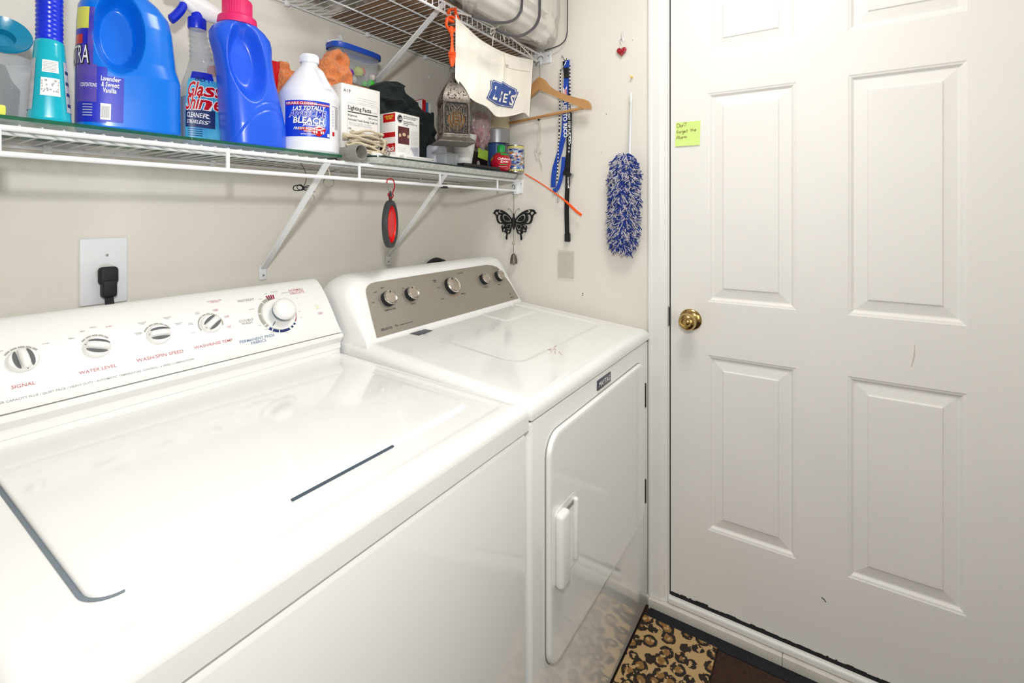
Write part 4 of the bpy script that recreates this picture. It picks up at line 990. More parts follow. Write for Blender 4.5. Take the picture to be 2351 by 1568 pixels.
# plastic food container with blue lid on the carton's back neighbour
M_TUB = mat('smoky_clear_tub', (196, 204, 210), .1, alpha=.30, noise_amt=.05, nscale=14)
M_LID = mat('container_blue_lid', (24, 72, 176), .3, noise_amt=.06)
t = thing('food_container', 'clear food container with blue lid holding small bright things, behind the orange towel', 'container', (-.642, -.118, 1.6790), 0)
t.scale = (.90, .46, 1.0)
def tubS(u, v):
    a = 2 * PI * u; e = 4; s_ = .78 + .22 * v; sn, cs = math.sin(a), math.cos(a)
    return Vector((.092 * s_ * sgn(sn) * abs(sn) ** (2 / e), -.068 * s_ * sgn(cs) * abs(cs) ** (2 / e), .004 + .098 * v))
b = MB(); b.grid(tubS, 60, 14, M_TUB, cu=True); b.add([tubS(i / 60, 0) for i in range(60)], [list(range(60))], M_TUB); b.build('tub', t)
b = MB()
def lidS(z, s_): return [Vector((.097 * s_ * sgn(math.sin(a)) * abs(math.sin(a)) ** .5, -.073 * s_ * sgn(math.cos(a)) * abs(math.cos(a)) ** .5, z)) for a in [2 * PI * i / 60 for i in range(60)]]
rings = [lidS(.098, .97), lidS(.096, 1.0), lidS(.108, 1.01), lidS(.112, .99), lidS(.113, .94), lidS(.109, .92)]; vs = sum(rings, [])
b.add(vs, [(k * 60 + i, k * 60 + (i + 1) % 60, (k + 1) * 60 + (i + 1) % 60, (k + 1) * 60 + i) for k in range(5) for i in range(60)] + [[300 + i for i in range(60)]], M_LID, True); b.build('lid', t)
tag(MB().rbox(-.720, -.570, -.150, -.086, 1.4560, 1.6785, mat('kraft_card', (168, 140, 108), .8, noise_amt=.1), .002, 2).build('cardboard_box'), 'brown cardboard box standing behind the white bulb carton under the food container', 'box')
for i, (dx, dz, r, c, nm) in enumerate([(-.030, .030, .013, (116, 40, 170), 'purple'), (.008, .044, .016, (206, 214, 84), 'lime yellow'), (.024, .050, .014, (250, 104, 58), 'orange'), (.048, .016, .012, (60, 200, 60), 'green'), (.030, .012, .010, (80, 206, 70), 'small green'), (-.006, .018, .013, (210, 206, 196), 'pale grey'), (.052, .036, .012, (226, 214, 206), 'off-white')]):
    b = MB(); b.lathe([(0, 0), (r * .7, r * .1), (r, r * .7), (r * .9, r * 1.3), (r * .5, r * 1.75), (0, r * 1.9)], mat('toy_' + nm.replace(' ', '_'), c, .4, noise_amt=.1), 20)
    tag(b.build('plastic_toy', None, (-.642 + dx, -.134 + .008 * (i % 3), 1.6840 + max(0, dz - r))), nm + ' plastic piece inside the blue lidded food container', 'toy')
b = MB(); M_TONG = mat('clear_handle', (224, 230, 236), .1, alpha=.55, noise_amt=.04)
b.rbox(-.028, .028, -.006, .006, -.004, .004, M_TONG, .003, 3); b.rbox(.020, .026, -.007, .007, -.004, .014, M_TONG, .002, 2)
o = b.build('clear_clip', None, (-.708, -.112, 1.8010)); o.rotation_euler = (0, -.35, .0)
tag(o, 'clear plastic clip resting on the blue container lid above the orange towel', 'clip')

# notebooks
for i, (x, th_, h_, c, lab) in enumerate([(-.318, .012, .252, (240, 240, 240), 'white spiral notebook with red spine, behind the dark cloth'), (-.300, .006, .246, (70, 130, 190), 'thin blue folder standing right of the white spiral notebook'), (-.288, .010, .244, (232, 232, 226), 'white folder standing right of the thin blue folder'), (-.272, .012, .215, (38, 42, 60), 'dark navy book standing behind the owl lantern')]):
    b = MB(); m_ = mat('cover_%d' % i, c, .5, noise_amt=.05); b.rbox(-th_ / 2, th_ / 2, -.038, .038, 0, h_, m_, .001, 2)
    if i == 0:
        b.box(-th_ / 2 - .0008, th_ / 2 + .0008, -.0390, -.0340, 0, h_, M_RED)
        for k in range(11): b.tube([(-.006, -.032 + k * .006, h_ + .001), (.0, -.032 + k * .006, h_ + .004), (.006, -.032 + k * .006, h_ - .001)], .0008, M_RED, 5)
    tag(b.build('notebook' if i == 0 else 'folder' if i < 3 else 'book', None, (x - .004, -.062, ZP), 0), lab, 'notebook' if i == 0 else 'folder' if i < 3 else 'book')

# white ruler-like strip, small clear box
t = MB(); t.rbox(-.062, .062, -.009, .009, 0, .0105, M_PAPER, .0008, 2)
for i in range(16): t.box(-.052 + i * .0045, -.050 + i * .0045, -.0093, -.009, .003, .0065, M_INKL)
t.lathe([(.002, 0), (0, .0006)], M_INKD, 8, TR((.054, -.009, .005), (PI / 2, 0, 0)))
tag(t.build('label_strip', None, (-.565, -.3035, ZP), -.02), 'long thin white plastic strip with print at the front of the glass tray', 'strip')
t = thing('clear_box', 'small clear plastic box with lid left of the white plastic cup', 'box', (-.410, -.284, ZP))
b = MB(); b.grid(lambda u, v: (lambda s_: Vector(((.030 + .006 * v) * sgn(math.sin(s_)) * abs(math.sin(s_)) ** .4, -(.022 + .003 * v) * sgn(math.cos(s_)) * abs(math.cos(s_)) ** .4, .034 * v)))(2 * PI * u), 40, 6, M_TUB, cu=True)
b.rbox(-.030, .030, -.022, .022, .0002, .0016, M_TUB, .0006, 1); b.build('tub', t)
b = MB(); b.rbox(-.0375, .0375, -.026, .026, .0345, .0375, M_TUB, .0012, 2); b.build('lid', t)
t = MB(); M_CUP = mat('milky_white_cup', (226, 228, 226), .3, alpha=.86, noise_amt=.03)
prof_c = [(0, .001), (.027, .001), (.029, .004)]
for i in range(6): prof_c += [(.0295 + i * .0022, .012 + i * .012), (.0303 + i * .0022, .015 + i * .012), (.0300 + i * .0022, .019 + i * .012)]
prof_c += [(.0445, .094), (.0450, .098), (.0435, .098), (.0405, .085), (.029, .012), (0, .006)]
t.lathe(prof_c, M_CUP, 44, cap=False)
tag(t.build('plastic_cup', None, (-.318, -.276, 1.4662)), 'ribbed translucent white plastic cup standing below the owl lantern', 'cup')
tag(MB().rbox(-.365, -.158, -.319, -.232, ZP, 1.4658, M_BLACK, .003, 3).build('black_tray'), 'flat black plastic tray under the white plastic cup', 'tray')
t = thing('black_box', 'black box with a half round thumb hole behind the red ornament bottle', 'box', (-.168, -.192, ZP))
b = MB(); b.rbox(-.064, .064, -.030, .030, 0, .074, mat('maroon_black_card', (36, 22, 26), .5, noise_amt=.2), .001, 2)
b.add([Vector((.004 + .010 * math.cos(a), -.0306, .026 + .016 * math.sin(a))) for a in [PI * i / 14 for i in range(15)]], [list(range(15))], mat('hole_grey', (186, 184, 184), .5, noise_amt=.05)); b.build('box_body', t)
o = MB().rbox(-.030, .030, -.0006, .0006, -.0185, .0185, mat('lime_note', (186, 230, 84), .7, noise_amt=.04), .0002, 1).build('sticky_note', None, (-.140, -.2262, 1.5220)); o.rotation_euler = (0, .12, 0)
tag(o, 'lime green sticky note on the black box beside the white plastic cup', 'sticky note')
tag(MB().rbox(-.033, .033, -.024, .024, 0, .072, mat('lilac_white_plastic', (214, 218, 232), .4, noise_amt=.05), .014, 5).build('plastic_tub', None, (-.392, -.222, ZP)), 'pale lilac white plastic tub behind the small clear box', 'tub')

# ornament bottle and tin
t = thing('shower_gel_bottle', 'round red ornament shaped bottle with bright green cap', 'bottle', (-.117, -.292, ZP))
t.scale = (1.06, 1.06, 1.02)
M_RG = mat('red_gel', (176, 18, 44), .1, rgb2=(206, 30, 56), nscale=40, coat=.5)
b = MB(); b.lathe([(0, 0), (.020, 0), (.024, .002), (.032, .012), (.0375, .028), (.036, .045), (.029, .058), (.019, .066), (.013, .070), (0, .070)], M_RG, 48); b.build('body', t)
M_GR = mat('bright_green_cap', (40, 176, 84), .35, noise_amt=.08)
b = MB(); b.lathe([(.0135, .068), (.0145, .070), (.0135, .095), (.012, .097), (0, .097)], M_GR, 30); b.build('cap', t)
OB = Bottle([(z, 0, 0, r, r, 2) for z, r in ((0, .024), (.012, .032), (.028, .0375), (.045, .036), (.058, .029), (.066, .019))])
b = MB(); OB.patch(b, -1.0, .3, .058, .066, M_GR, .0008, 12, 2)
OB.text(b, 'Christmas\nTrees', .0115, -.62, .040, M_WINK, .0014, .036, .015); OB.patch(b, -1.1, -.35, .0215, .0245, M_GR, .0012, 8, 1); OB.patch(b, -1.2, -.25, .0150, .0162, M_WINK, .0012, 8, 1)
leaf = mat('ornament_leaf', (120, 116, 48), .4, noise_amt=.2)
for k in range(8):
    a = -.2 + (k - 3.5) * .32; b.add([OB.S(a - .12, .064, .001), OB.S(a + .12, .064, .001), OB.S(a + .05, .050 - .004 * (k % 2), .001)], [(0, 1, 2)], leaf)
b.build('label', t)
t = thing('tin_can', 'tall tin can with blue and yellow fruit pattern label at the shelf end', 'can', (-.040, -.306, ZP))
t.scale = (1.1, 1.1, 1.03)
b = MB(); b.lathe([(.0295, 0), (.0312, .001), (.0312, .003), (.0302, .004), (.0302, .0975), (.0312, .0985), (.0312, .101), (.029, .1015), (.028, .099), (0, .099)], M_STEEL, 48); b.build('can_body', t)
CB = Bottle([(0, 0, 0, .0302, .0302, 2), (.11, 0, 0, .0302, .0302, 2)]); b = MB()
tinb = mat('tin_label_blue', (44, 104, 160), .3, rgb2=(210, 214, 220), nscale=60)
CB.patch(b, -PI, PI, .005, .097, tinb, .0004, 40, 12); cy_ = mat('tin_yellow_band', (226, 214, 130), .35, noise_amt=.1, nscale=60)
CB.patch(b, -PI, PI, .005, .012, cy_, .0007, 40, 1); CB.patch(b, -PI, PI, .089, .097, cy_, .0007, 40, 1); random.seed(9)
cols = [mat('tin_orange', (232, 130, 52), .35, noise_amt=.1), mat('tin_white', (236, 236, 232), .35, noise_amt=.05), mat('tin_tan', (170, 140, 96), .35, noise_amt=.1), mat('tin_royal', (44, 66, 170), .35, noise_amt=.1), M_NAVY]
for k in range(90):
    a = random.uniform(-1.9, 1.9); z = random.uniform(.016, .086); m_ = random.choice(cols); rr_ = random.uniform(.002, .0065)
    b.add([CB.S(a + rr_ * 1.3 * math.cos(q) / .03, z + rr_ * .6 * math.sin(q), .0010 + k * .000012) for q in [2 * PI * i / 10 for i in range(10)]], [list(range(10))], m_)
for k in range(12): CB.patch(b, -1.8 + k * .3, -1.68 + k * .3, .007, .0095, M_NAVY, .0011, 2, 1)
b.build('label', t)

# tape rolls (cream above, silver below), behind the apron
def roll(name, z, h, r, m, lab, x=-.063, y=-.236):
    b = MB(); b.lathe([(.0, 0), (r - .001, 0), (r, .001), (r, h - .001), (r - .001, h), (.020, h), (.019, h * .3), (0, h * .3)], m, 48, cap=False); return tag(b.build(name, None, (x, y, z)), lab, 'tape roll')
roll('plastic_jar', 1.4545, .113, .034, mat('smoke_blue_plastic', (60, 96, 160), .3, noise_amt=.1), 'blue plastic jar at the back under the silver tape roll')['category'] = 'jar'
roll('tape_roll', 1.5682, .054, .050, mat('duct_silver', (168, 170, 174), .3, .5, noise_amt=.06), 'wide silver duct tape roll below the cream roll behind the hanging apron')
roll('tape_roll', 1.6228, .052, .0485, mat('masking_cream', (216, 204, 172), .6, noise_amt=.05), 'cream masking tape roll on the silver duct tape roll')

# ---------------------------------------------------------------- plastic bag and things behind the apron
M_BAG = mat('clear_bag_film', (232, 232, 236), .12, alpha=.30, noise_amt=.1, nscale=30, bump=.8, bscale=60)
M_REDS = mat('dusty_red_things', (150, 74, 84), .6, rgb2=(196, 150, 150), nscale=50, bump=.5)
t = thing('plastic_bag', 'clear plastic bag holding dusty red things behind the owl lantern', 'bag', (-.150, -.220, 1.5290))
t.scale = (.66, 1.0, .86)
def blob(b, cx, cy, cz, rx, ry, rz_, m, amp, f, seed, n=40):
    def fn(u, v):
        a = 2 * PI * u; p = PI * (v - .5); d = Vector((math.cos(p) * math.cos(a), math.cos(p) * math.sin(a), math.sin(p)))
        r = 1 + amp * nz(d.x * f + seed, d.y * f, d.z * f) + amp * .5 * nz(d.x * f * 2.2, d.y * f * 2.2 + seed, d.z * f * 2.2)
        return Vector((cx + d.x * rx * r, cy + d.y * ry * r, cz + d.z * rz_ * r))
    b.grid(fn, n, n // 2, m, cu=True); return b
b = MB(); blob(b, 0, 0, .094, .062, .034, .080, M_REDS, .22, 3, 4); b.build('contents', t)
b = MB(); blob(b, 0, 0, .118, .066, .038, .108, M_BAG, .20, 3.4, 9, 60); b.build('film', t)
tag(MB().rbox(-.036, .036, -.028, .028, 0, .045, mat('navy_pouch_cloth', (48, 60, 110), .7, noise_amt=.2), .015, 4).build('navy_pouch', None, (-.165, -.215, 1.7210)), 'dark navy pouch on top of the clear bag behind the apron', 'pouch')

# left end of the shelf: clear vase with a teal cup
t = thing('clear_vase', 'clear container with dark things inside at the left end of the lower shelf', 'container', (-1.392, -.115, ZG))
b = MB(); b.lathe([(.040, 0), (.043, .004), (.047, .11), (.049, .12), (.047, .12), (.041, .006), (0, .005)], M_CLEAR, 40, cap=False); b.build('vase', t)
o = MB().lathe([(.0, 0), (.026, 0), (.030, .06), (.020, .075), (.012, .10), (0, .10)], M_BLACK, 24).build('dark_jar', None, (-1.392, -.125, ZG + .006)); tag(o, 'black jar inside the clear container at the left shelf end', 'jar')
b = MB(); b.tube([(0, 0, 0), (.012, 0, .10)], .004, M_ORG, 8); o = b.build('orange_pen', None, (-1.412, -.145, ZG + .060)); tag(o, 'orange pen leaning inside the clear container', 'pen')
M_TC = mat('teal_cup', (20, 142, 184), .2, noise_amt=.1, coat=.4)
b = MB(); b.lathe([(.010, .0), (.016, .010), (.018, .022), (.034, .030), (.037, .036), (.036, .038), (.030, .034), (.017, .028), (.015, .016), (0, .014)], M_TC, 44, TR((0, 0, 0), (1.15, -.25, 0)))
o = b.build('teal_lid', None, (-1.385, -.120, ZG + .138)); tag(o, 'round teal flared cup resting on the clear container left of the teal bottle', 'cup')
tag(MB().rbox(-.012, .012, -.010, .010, 0, .016, M_YEL, .003, 2).build('yellow_block', None, (-1.418, -.262, ZG)), 'small yellow block at the far left edge of the lower shelf', 'block')

# ---------------------------------------------------------------- upper shelf bags
M_VINYL = mat('clear_vinyl', (222, 220, 214), .12, alpha=.34, noise_amt=.1, nscale=12, bump=.4, bscale=30)
M_PIPE = mat('vinyl_piping_grey', (74, 70, 76), .35, noise_amt=.1)
M_BED = mat('white_bedding', (232, 228, 220), .85, noise_amt=.08, nscale=10, bump=.4, bscale=30)
def bedding_bag(name, lab, x0, x1, y0, y1, z0, z1, rc, pipes, bed=M_BED):
    t = thing(name, lab, 'storage bag', ((x0 + x1) / 2, (y0 + y1) / 2, z0)); of = -Vector(t.location)
    def se(b, ins, m, amp, seed, k=4):
        cx, cy, cz = (x0 + x1) / 2, (y0 + y1) / 2, (z0 + z1) / 2
        def fn(u, v):
            a = 2 * PI * u; p = PI * (v - .5)
            f_ = lambda q, e: sgn(q) * abs(q) ** e
            d = Vector((f_(math.cos(p), .13) * f_(math.cos(a), .16), f_(math.cos(p), .13) * f_(math.sin(a), .16), f_(math.sin(p), .20)))
            r = 1 - abs(amp * nz(d.x * k + seed, d.y * k, d.z * k))
            q = Vector((cx + d.x * ((x1 - x0) / 2 - ins) * r, cy + d.y * ((y1 - y0) / 2 - ins) * r, cz + d.z * ((z1 - z0) / 2 - ins) * r))
            q.z = max(z0 + ins, q.z); q.z -= .035 * sstep(.405, .450, -q.y) * max(0, 1 - (q.z - z0) / .12); return q
        b.grid(fn, 72, 48, m, cu=True)
    b = MB(); se(b, .010, bed, .16, 3, 6); loc_build(b, 'bedding', t, of)
    b = MB(); se(b, .001, M_VINYL, .05, 8, 4); loc_build(b, 'vinyl_cover', t, of)
    for r, ax_, v0, v1, pts in ((.0045, 'y', -.512, -.500, [(1203, -270), (1200, -90), (1198, 10), (1193, 30), (1183, 43), (1168, 50), (1146, 52), (1118, 48), (1085, 36)]), (.0048, 'y', -.512, -.500, [(1240, -270), (1240, -90), (1239, 20), (1236, 45), (1226, 63), (1208, 77), (1190, 83), (1168, 80), (1140, 68)]), (.0022, 'x', -.018, -.030, [(1303, -230), (1303, -90), (1303, 40), (1301, 82), (1290, 100), (1272, 109), (1250, 116)])):
        n_ = len(pts); b = MB(); b.tube(smooth_pts([at(px, py, ax_, v0 + (v1 - v0) * (k / (n_ - 1)) ** 3) for k, (px, py) in enumerate(pts)], 6), r, M_PIPE, 8); loc_build(b, 'piping', t, of)
    for ins, r in pipes:
        b = MB(); yy = y0 + .004
        pts = [(x, yy + .006 * (ins > .02), z) for x, z in rrect(x0 + ins, x1 - ins, z0 + ins * .6, z1 - ins, max(.02, rc), 10)]
        b.tube(pts, r, M_PIPE, 8, closed=True); loc_build(b, 'piping', t, of)
    return t
bedding_bag('bedding_bag', 'large clear bag of white bedding with dark piping at the upper shelf right end', -.620, -.020, -.512, -.050, 1.9195, 2.36, .075, [])
M_DKC = mat('dark_clothes', (40, 38, 42), .8, rgb2=(92, 90, 94), nscale=40, bump=.5, bscale=80)
t = thing('clothes_bag', 'clear bag of dark clothes lying on the upper shelf left of the brown board', 'bag', (-.722, -.120, 1.9120))
b = MB(); blob(b, 0, 0, .055, .078, .090, .050, M_DKC, .10, 4, 2, 56); b.build('clothes', t)
b = MB(); blob(b, 0, 0, .058, .088, .098, .057, M_BAG, .10, 4, 5, 60); b.build('film', t)
tag(MB().rbox(-.05, .05, -.025, .025, 0, .03, mat('pink_cloth', (214, 128, 148), .7, noise_amt=.1), .012, 3).build('folded_cloth', None, (-.705, -.262, 1.9120), .25), 'pink folded cloth beside the bag of dark clothes on the upper shelf', 'cloth')

# ---------------------------------------------------------------- orange clip, owl lantern
t = thing('glove_clip', 'bright orange plastic glove clip hanging from the upper shelf rail, holding the lantern', 'clip', (-.538, -.408, 1.80))
S_ = lambda px, py, dy=0: at(px, py, 'y', -.408 + dy) - Vector((-.538, -.408, 1.80))
b = MB()
b.tube(smooth_pts([S_(1031, 38), S_(1026, 44), S_(1025, 58), S_(1030, 66), S_(1034, 74)], 4), .0030, M_ORG, 8, flat=1.6)
b.tube(smooth_pts([S_(1046, 34), S_(1051, 40), S_(1050, 56), S_(1045, 66), S_(1040, 74)], 4), .0030, M_ORG, 8, flat=1.6)
b.rbox(-.013, .011, -.005, .005, .046, .054, M_ORG, .003, 2); b.build('upper_jaw', t)
b = MB(); b.tube([S_(1029, 30), S_(1032, 22), S_(1045, 20), S_(1047, 34)], .0040, M_ORG, 8, flat=1.4); b.rbox(-.011, .008, -.012, .012, .0565, .062, M_ORG, .003, 2); b.build('rail_hook', t)
b = MB(); b.tube([S_(1037, 62), S_(1037, 84)], [.007, .0055], M_ORG, 12, flat=.7); b.lathe([(.0025, -.0065), (.002, -.0075), (0, -.008)], M_STEEL, 12, TR(S_(1037, 82), (-PI / 2, 0, 0))); b.build('pivot', t)
b = MB(); sec = [(84, .0045), (100, .0045), (110, .0062), (122, .0100), (132, .0105), (138, .0098), (146, .0078), (153, .0045)]
b.tube([S_(1038, y) for y, r in sec], [r for y, r in sec], M_ORG, 14, flat=.75)
for k in range(4): b.tube([S_(1029 + k * .2, 120 + k * 3.2, -.0075), S_(1047 - k * .2, 121 + k * 3.2, -.0075)], .0011, M_ORG, 6)
b.build('lower_jaw', t)
t = thing('owl_lantern', 'pewter coloured metal lantern with an owl cutout hanging above the glass tray', 'lantern', (-.519, -.400, 1.5005), -.62)
t.scale = (.87, .87, .96)
M_PEW = mat('pewter', (120, 112, 104), .40, .7, noise_amt=.35, nscale=120, bump=.3, bscale=300)
M_PEWD = mat('pewter_dark_panel', (60, 55, 49), .6, .3, noise_amt=.3, nscale=80); M_AMB = mat('amber_panel', (126, 88, 38), .4, .1, noise_amt=.4, nscale=90)
hb = .042
b = MB(); b.add([(-.062, -.062, 0), (.062, -.062, 0), (.062, .062, 0), (-.062, .062, 0), (-.062, -.062, .004), (.062, -.062, .004), (.062, .062, .004), (-.062, .062, .004), (-.046, -.046, .016), (.046, -.046, .016), (.046, .046, .016), (-.046, .046, .016), (-.045, -.045, .022), (.045, -.045, .022), (.045, .045, .022), (-.045, .045, .022)],
    [(3, 2, 1, 0)] + [(k * 4 + i, k * 4 + (i + 1) % 4, k * 4 + 4 + (i + 1) % 4, k * 4 + 4 + i) for k in range(3) for i in range(4)] + [(12, 13, 14, 15)], M_PEW); b.build('base', t)
b = MB()
for i in range(4):
    T = TR((0, 0, 0), (0, 0, i * PI / 2))
    b.tube([(-hb, -hb, .02), (-hb, -hb, .120)], .0026, M_PEW, 8, T=T)
    b.tube([(-hb, -hb, .120), (hb, -hb, .120)], .0024, M_PEW, 8, T=T); b.tube([(-hb, -hb, .024), (hb, -hb, .024)], .0024, M_PEW, 8, T=T)
b.build('frame', t)
def face_fn(T, lift): return lambda x, y, z: T @ Vector((x, -hb - lift - z, .072 + y))
random.seed(4)
for i in range(4):
    T = TR((0, 0, 0), (0, 0, i * PI / 2)); b = MB()
    b.box(-hb, hb, -hb + .002, -hb + .003, .022, .12, M_PEWD, T)
    b.add([T @ Vector((.028 * math.cos(a), -hb + .001, .068 + .030 * math.sin(a))) for a in [2 * PI * q / 24 for q in range(24)]], [list(range(24))], M_AMB)
    F_ = lambda x, z, l=.001: T @ Vector((x, -hb - l, .07 + z))
    tb = lambda pts, r=.0016: b.tube([F_(x, z) for x, z in smooth2(pts, 5, False)], r, M_PEW, 6)
    tb([(-.037, -.046), (-.037, .046), (.037, .046), (.037, -.046), (-.037, -.046)])
    # owl: ears, eyes, beak, wings, breast, tail
    tb([(-.016, .030), (-.019, .042), (-.009, .037), (0, .030), (.009, .037), (.019, .042), (.016, .030)], .0018)
    for sx_ in (-1, 1):
        b.tube([F_(sx_ * .0085 + .0068 * math.cos(a), .026 + .0068 * math.sin(a)) for a in [2 * PI * q / 16 for q in range(16)]], .0016, M_PEW, 6, closed=True)
        b.tube([F_(sx_ * .0085 + .003 * math.cos(a), .026 + .003 * math.sin(a)) for a in [2 * PI * q / 10 for q in range(10)]], .0012, M_PEW, 5, closed=True)
        tb([(sx_ * .015, .020), (sx_ * .018, .008), (sx_ * .018, -.010), (sx_ * .010, -.022)], .0024); tb([(sx_ * .008, .014), (sx_ * .0095, 0), (sx_ * .010, -.020)], .0016)
        for q in range(3): tb([(sx_ * (.0015 + q * .004), -.020), (sx_ * (.003 + q * .0045), -.040 + q * .002)], .0014)
        for zc in (-.034, .020): # scrolls in the corners
            tb([(sx_ * .034, zc + (.010 if zc < 0 else -.010)), (sx_ * .026, zc + (.004 if zc < 0 else -.002)), (sx_ * .024, zc - .006), (sx_ * .030, zc - .009), (sx_ * .032, zc - .002), (sx_ * .028, zc)], .0015)
            tb([(sx_ * .020, zc - .010), (sx_ * .026, zc + .014), (sx_ * .034, zc + .018)], .0014); tb([(sx_ * .032, zc + .022), (sx_ * .024, zc + .018), (sx_ * .022, zc + .010)], .0013)
        tb([(sx_ * .030, -.016), (sx_ * .033, 0), (sx_ * .030, .014)], .0016)
    tb([(-.002, .020), (0, .014), (.002, .020)], .0014)
    for q in range(3): tb([(-.007, .010 - q * .010), (-.0035, .006 - q * .010), (0, .009 - q * .010), (.0035, .006 - q * .010), (.007, .010 - q * .010)], .0013)
    b.build('side_panel', t)
# dome: four curved panels with leaf shaped openings
def dome(u, z):   # half width at height z above dome base, u in -1..1
    k = z / .080; return hb * (1 - k ** 1.7) * .97 + .004
b = MB()
for i in range(4):
    T = TR((0, 0, 0), (0, 0, i * PI / 2))
    b.grid(lambda u, v: Vector(((2 * u - 1) * dome(0, v * .078), -dome(0, v * .078), .121 + v * .078)), 6, 16, M_PEW, T=T)
    for k in range(1, 16):
        b.tube([T @ Vector((-dome(0, z), -dome(0, z), .121 + z)) for z in [q * .078 / 12 for q in range(13)]], .0022, M_PEW, 6) if k == 1 else None
    for k in range(34):
        z = random.uniform(.006, .070); w_ = dome(0, z) * .8; x = random.uniform(-w_, w_); a = random.uniform(0, PI); L_ = random.uniform(.0025, .0048); q_ = []
        for s_ in range(8):
            aa = 2 * PI * s_ / 8; lx, lz = L_ * math.cos(aa), L_ * .42 * math.sin(aa); zz = z + lx * math.sin(a) + lz * math.cos(a)
            q_.append(T @ Vector((x + lx * math.cos(a) - lz * math.sin(a), -dome(0, max(0, min(.077, zz))) - .0007, .121 + zz)))
        b.add(q_, [list(range(8))], M_PEWD)
b.build('dome', t)
b = MB(); b.lathe([(.006, .198), (.0075, .202), (.004, .206), (.006, .211), (.003, .216), (0, .217)], M_PEW, 20)
b.tube([(.0115 * math.cos(a), 0, .2235 + .0115 * math.sin(a)) for a in [2 * PI * q / 24 for q in range(24)]], .0013, M_PEW, 6, closed=True); b.build('hanging_ring', t)

# ---------------------------------------------------------------- canvas apron
M_CAN = mat('natural_canvas', (244, 239, 228), .85, noise_amt=.03, nscale=20, bump=.25, bscale=900)
M_LOGO = mat('apron_print_blue', (58, 82, 150), .7, noise_amt=.08, nscale=80)
t = thing('canvas_apron', 'natural canvas work apron with blue store logo hanging from the upper shelf', 'apron', (-.30, -.405, 1.75)); of = -Vector(t.location)
topc = [(1047, 34), (1052, 46), (1072, 64), (1098, 88), (1130, 108), (1160, 122), (1190, 132), (1223, 138)]
botc = [(1046, 180), (1057, 198), (1075, 220), (1092, 233), (1115, 243), (1127, 254), (1137, 265), (1150, 267.5), (1168, 266), (1186, 262), (1203, 258), (1214, 268)]
def curve_at(c, u):
    k = u * (len(c) - 1); i = min(len(c) - 2, int(k)); f_ = k - i; f_ = f_; return (c[i][0] + (c[i + 1][0] - c[i][0]) * f_, c[i][1] + (c[i + 1][1] - c[i][1]) * f_)
TC = [(p.x, p.y) for p in smooth_pts([(a, b_, 0) for a, b_ in topc], 6)]; BC = [(p.x, p.y) for p in smooth_pts([(a, b_, 0) for a, b_ in botc], 4)]
def apron_y(px, py):
    f_ = .006 * nz(px * .018, py * .010, 2) + .004 * nz(px * .05, py * .02, 5)
    belly = -.016 * math.exp(-((px - 1120) / 60) ** 2 - ((py - 205) / 45) ** 2)
    fold = -.003 * math.exp(-((px - 1158 + (py - 150) * .10) / 5) ** 2) * sstep(130, 160, py)
    return -.409 + f_ + belly + fold - .006
def A_(px, py, lift=0): return at(px, py, 'y', apron_y(px, py) - lift)
def afn(u, v):
    a, c = curve_at(TC, u), curve_at(BC, u); return A_(a[0] + (c[0] - a[0]) * v, a[1] + (c[1] - a[1]) * v)
b = MB(); b.grid(afn, 90, 60, M_CAN)
b.grid(lambda u, v: afn(u, v) + Vector((0, .0016, 0)), 90, 60, M_CAN)
b.tube([afn(u / 60, 0) for u in range(61)], .0014, M_CAN, 6); b.tube([afn(u / 60, .035) + Vector((0, -.0004, 0)) for u in range(61)], .0005, M_CAN, 5)
b.tube([afn(u / 60, 1) for u in range(61)], .0018, M_CAN, 6); b.tube([afn(0, v / 30) for v in range(31)], .0014, M_CAN, 6); b.tube([afn(1, v / 30) for v in range(31)], .0014, M_CAN, 6)
# seams of the pocket patch
stitch = mat('canvas_seam', (206, 194, 172), .85, noise_amt=.05)
for pts in ([(1159, 148), (1157, 185)], [(1160, 153), (1185, 160), (1216, 164)], [(1157, 118), (1160, 150)]): b.tube([A_(x, y, .0012) for x, y in smooth2(pts, 6, False)], .0005, stitch, 5)
b.tube([A_(1162, 149, .002), A_(1167, 149, .002), A_(1167, 152, .002), A_(1162, 152, .002)], .0005, M_INKD, 5, closed=True)
loc_build(b, 'canvas', t, of)
b = MB()
def decal(poly, m, lift, n=5):
    # fan of the polygon subdivided, dropped on the canvas
    cx = sum(p[0] for p in poly) / len(poly); cy = sum(p[1] for p in poly) / len(poly); N = len(poly); vs = [A_(cx, cy, lift)]; fs = []
    for k in range(1, n + 1):
        for x, y in poly: vs.append(A_(cx + (x - cx) * k / n, cy + (y - cy) * k / n, lift))
    for i in range(N): fs.append((0, 1 + i, 1 + (i + 1) % N))
    for k in range(n - 1):
        for i in range(N): fs.append((1 + k * N + i, 1 + k * N + (i + 1) % N, 1 + (k + 1) * N + (i + 1) % N, 1 + (k + 1) * N + i))
    b.add(vs, fs, m)
def dens(poly, k=6): return [(poly[i][0] + (poly[(i + 1) % len(poly)][0] - poly[i][0]) * j / k, poly[i][1] + (poly[(i + 1) % len(poly)][1] - poly[i][1]) * j / k) for i in range(len(poly)) for j in range(k)]
shape = [(1126, 184.5), (1131.5, 186), (1133, 183), (1152, 190.5), (1153.5, 186), (1170, 197), (1186.5, 205), (1187, 210), (1191, 211), (1177, 248.5), (1142, 242.5), (1117, 225.5), (1127, 203)]
sc_ = lambda p, k: [(1154 + (x - 1154) * k, 216 + (y - 216) * k) for x, y in p]
decal(dens(shape), M_LOGO, .0020, 16); decal(dens(sc_(shape, .93)), M_CAN, .0025, 16); decal(dens(sc_(shape, .89)), M_LOGO, .0030, 16)
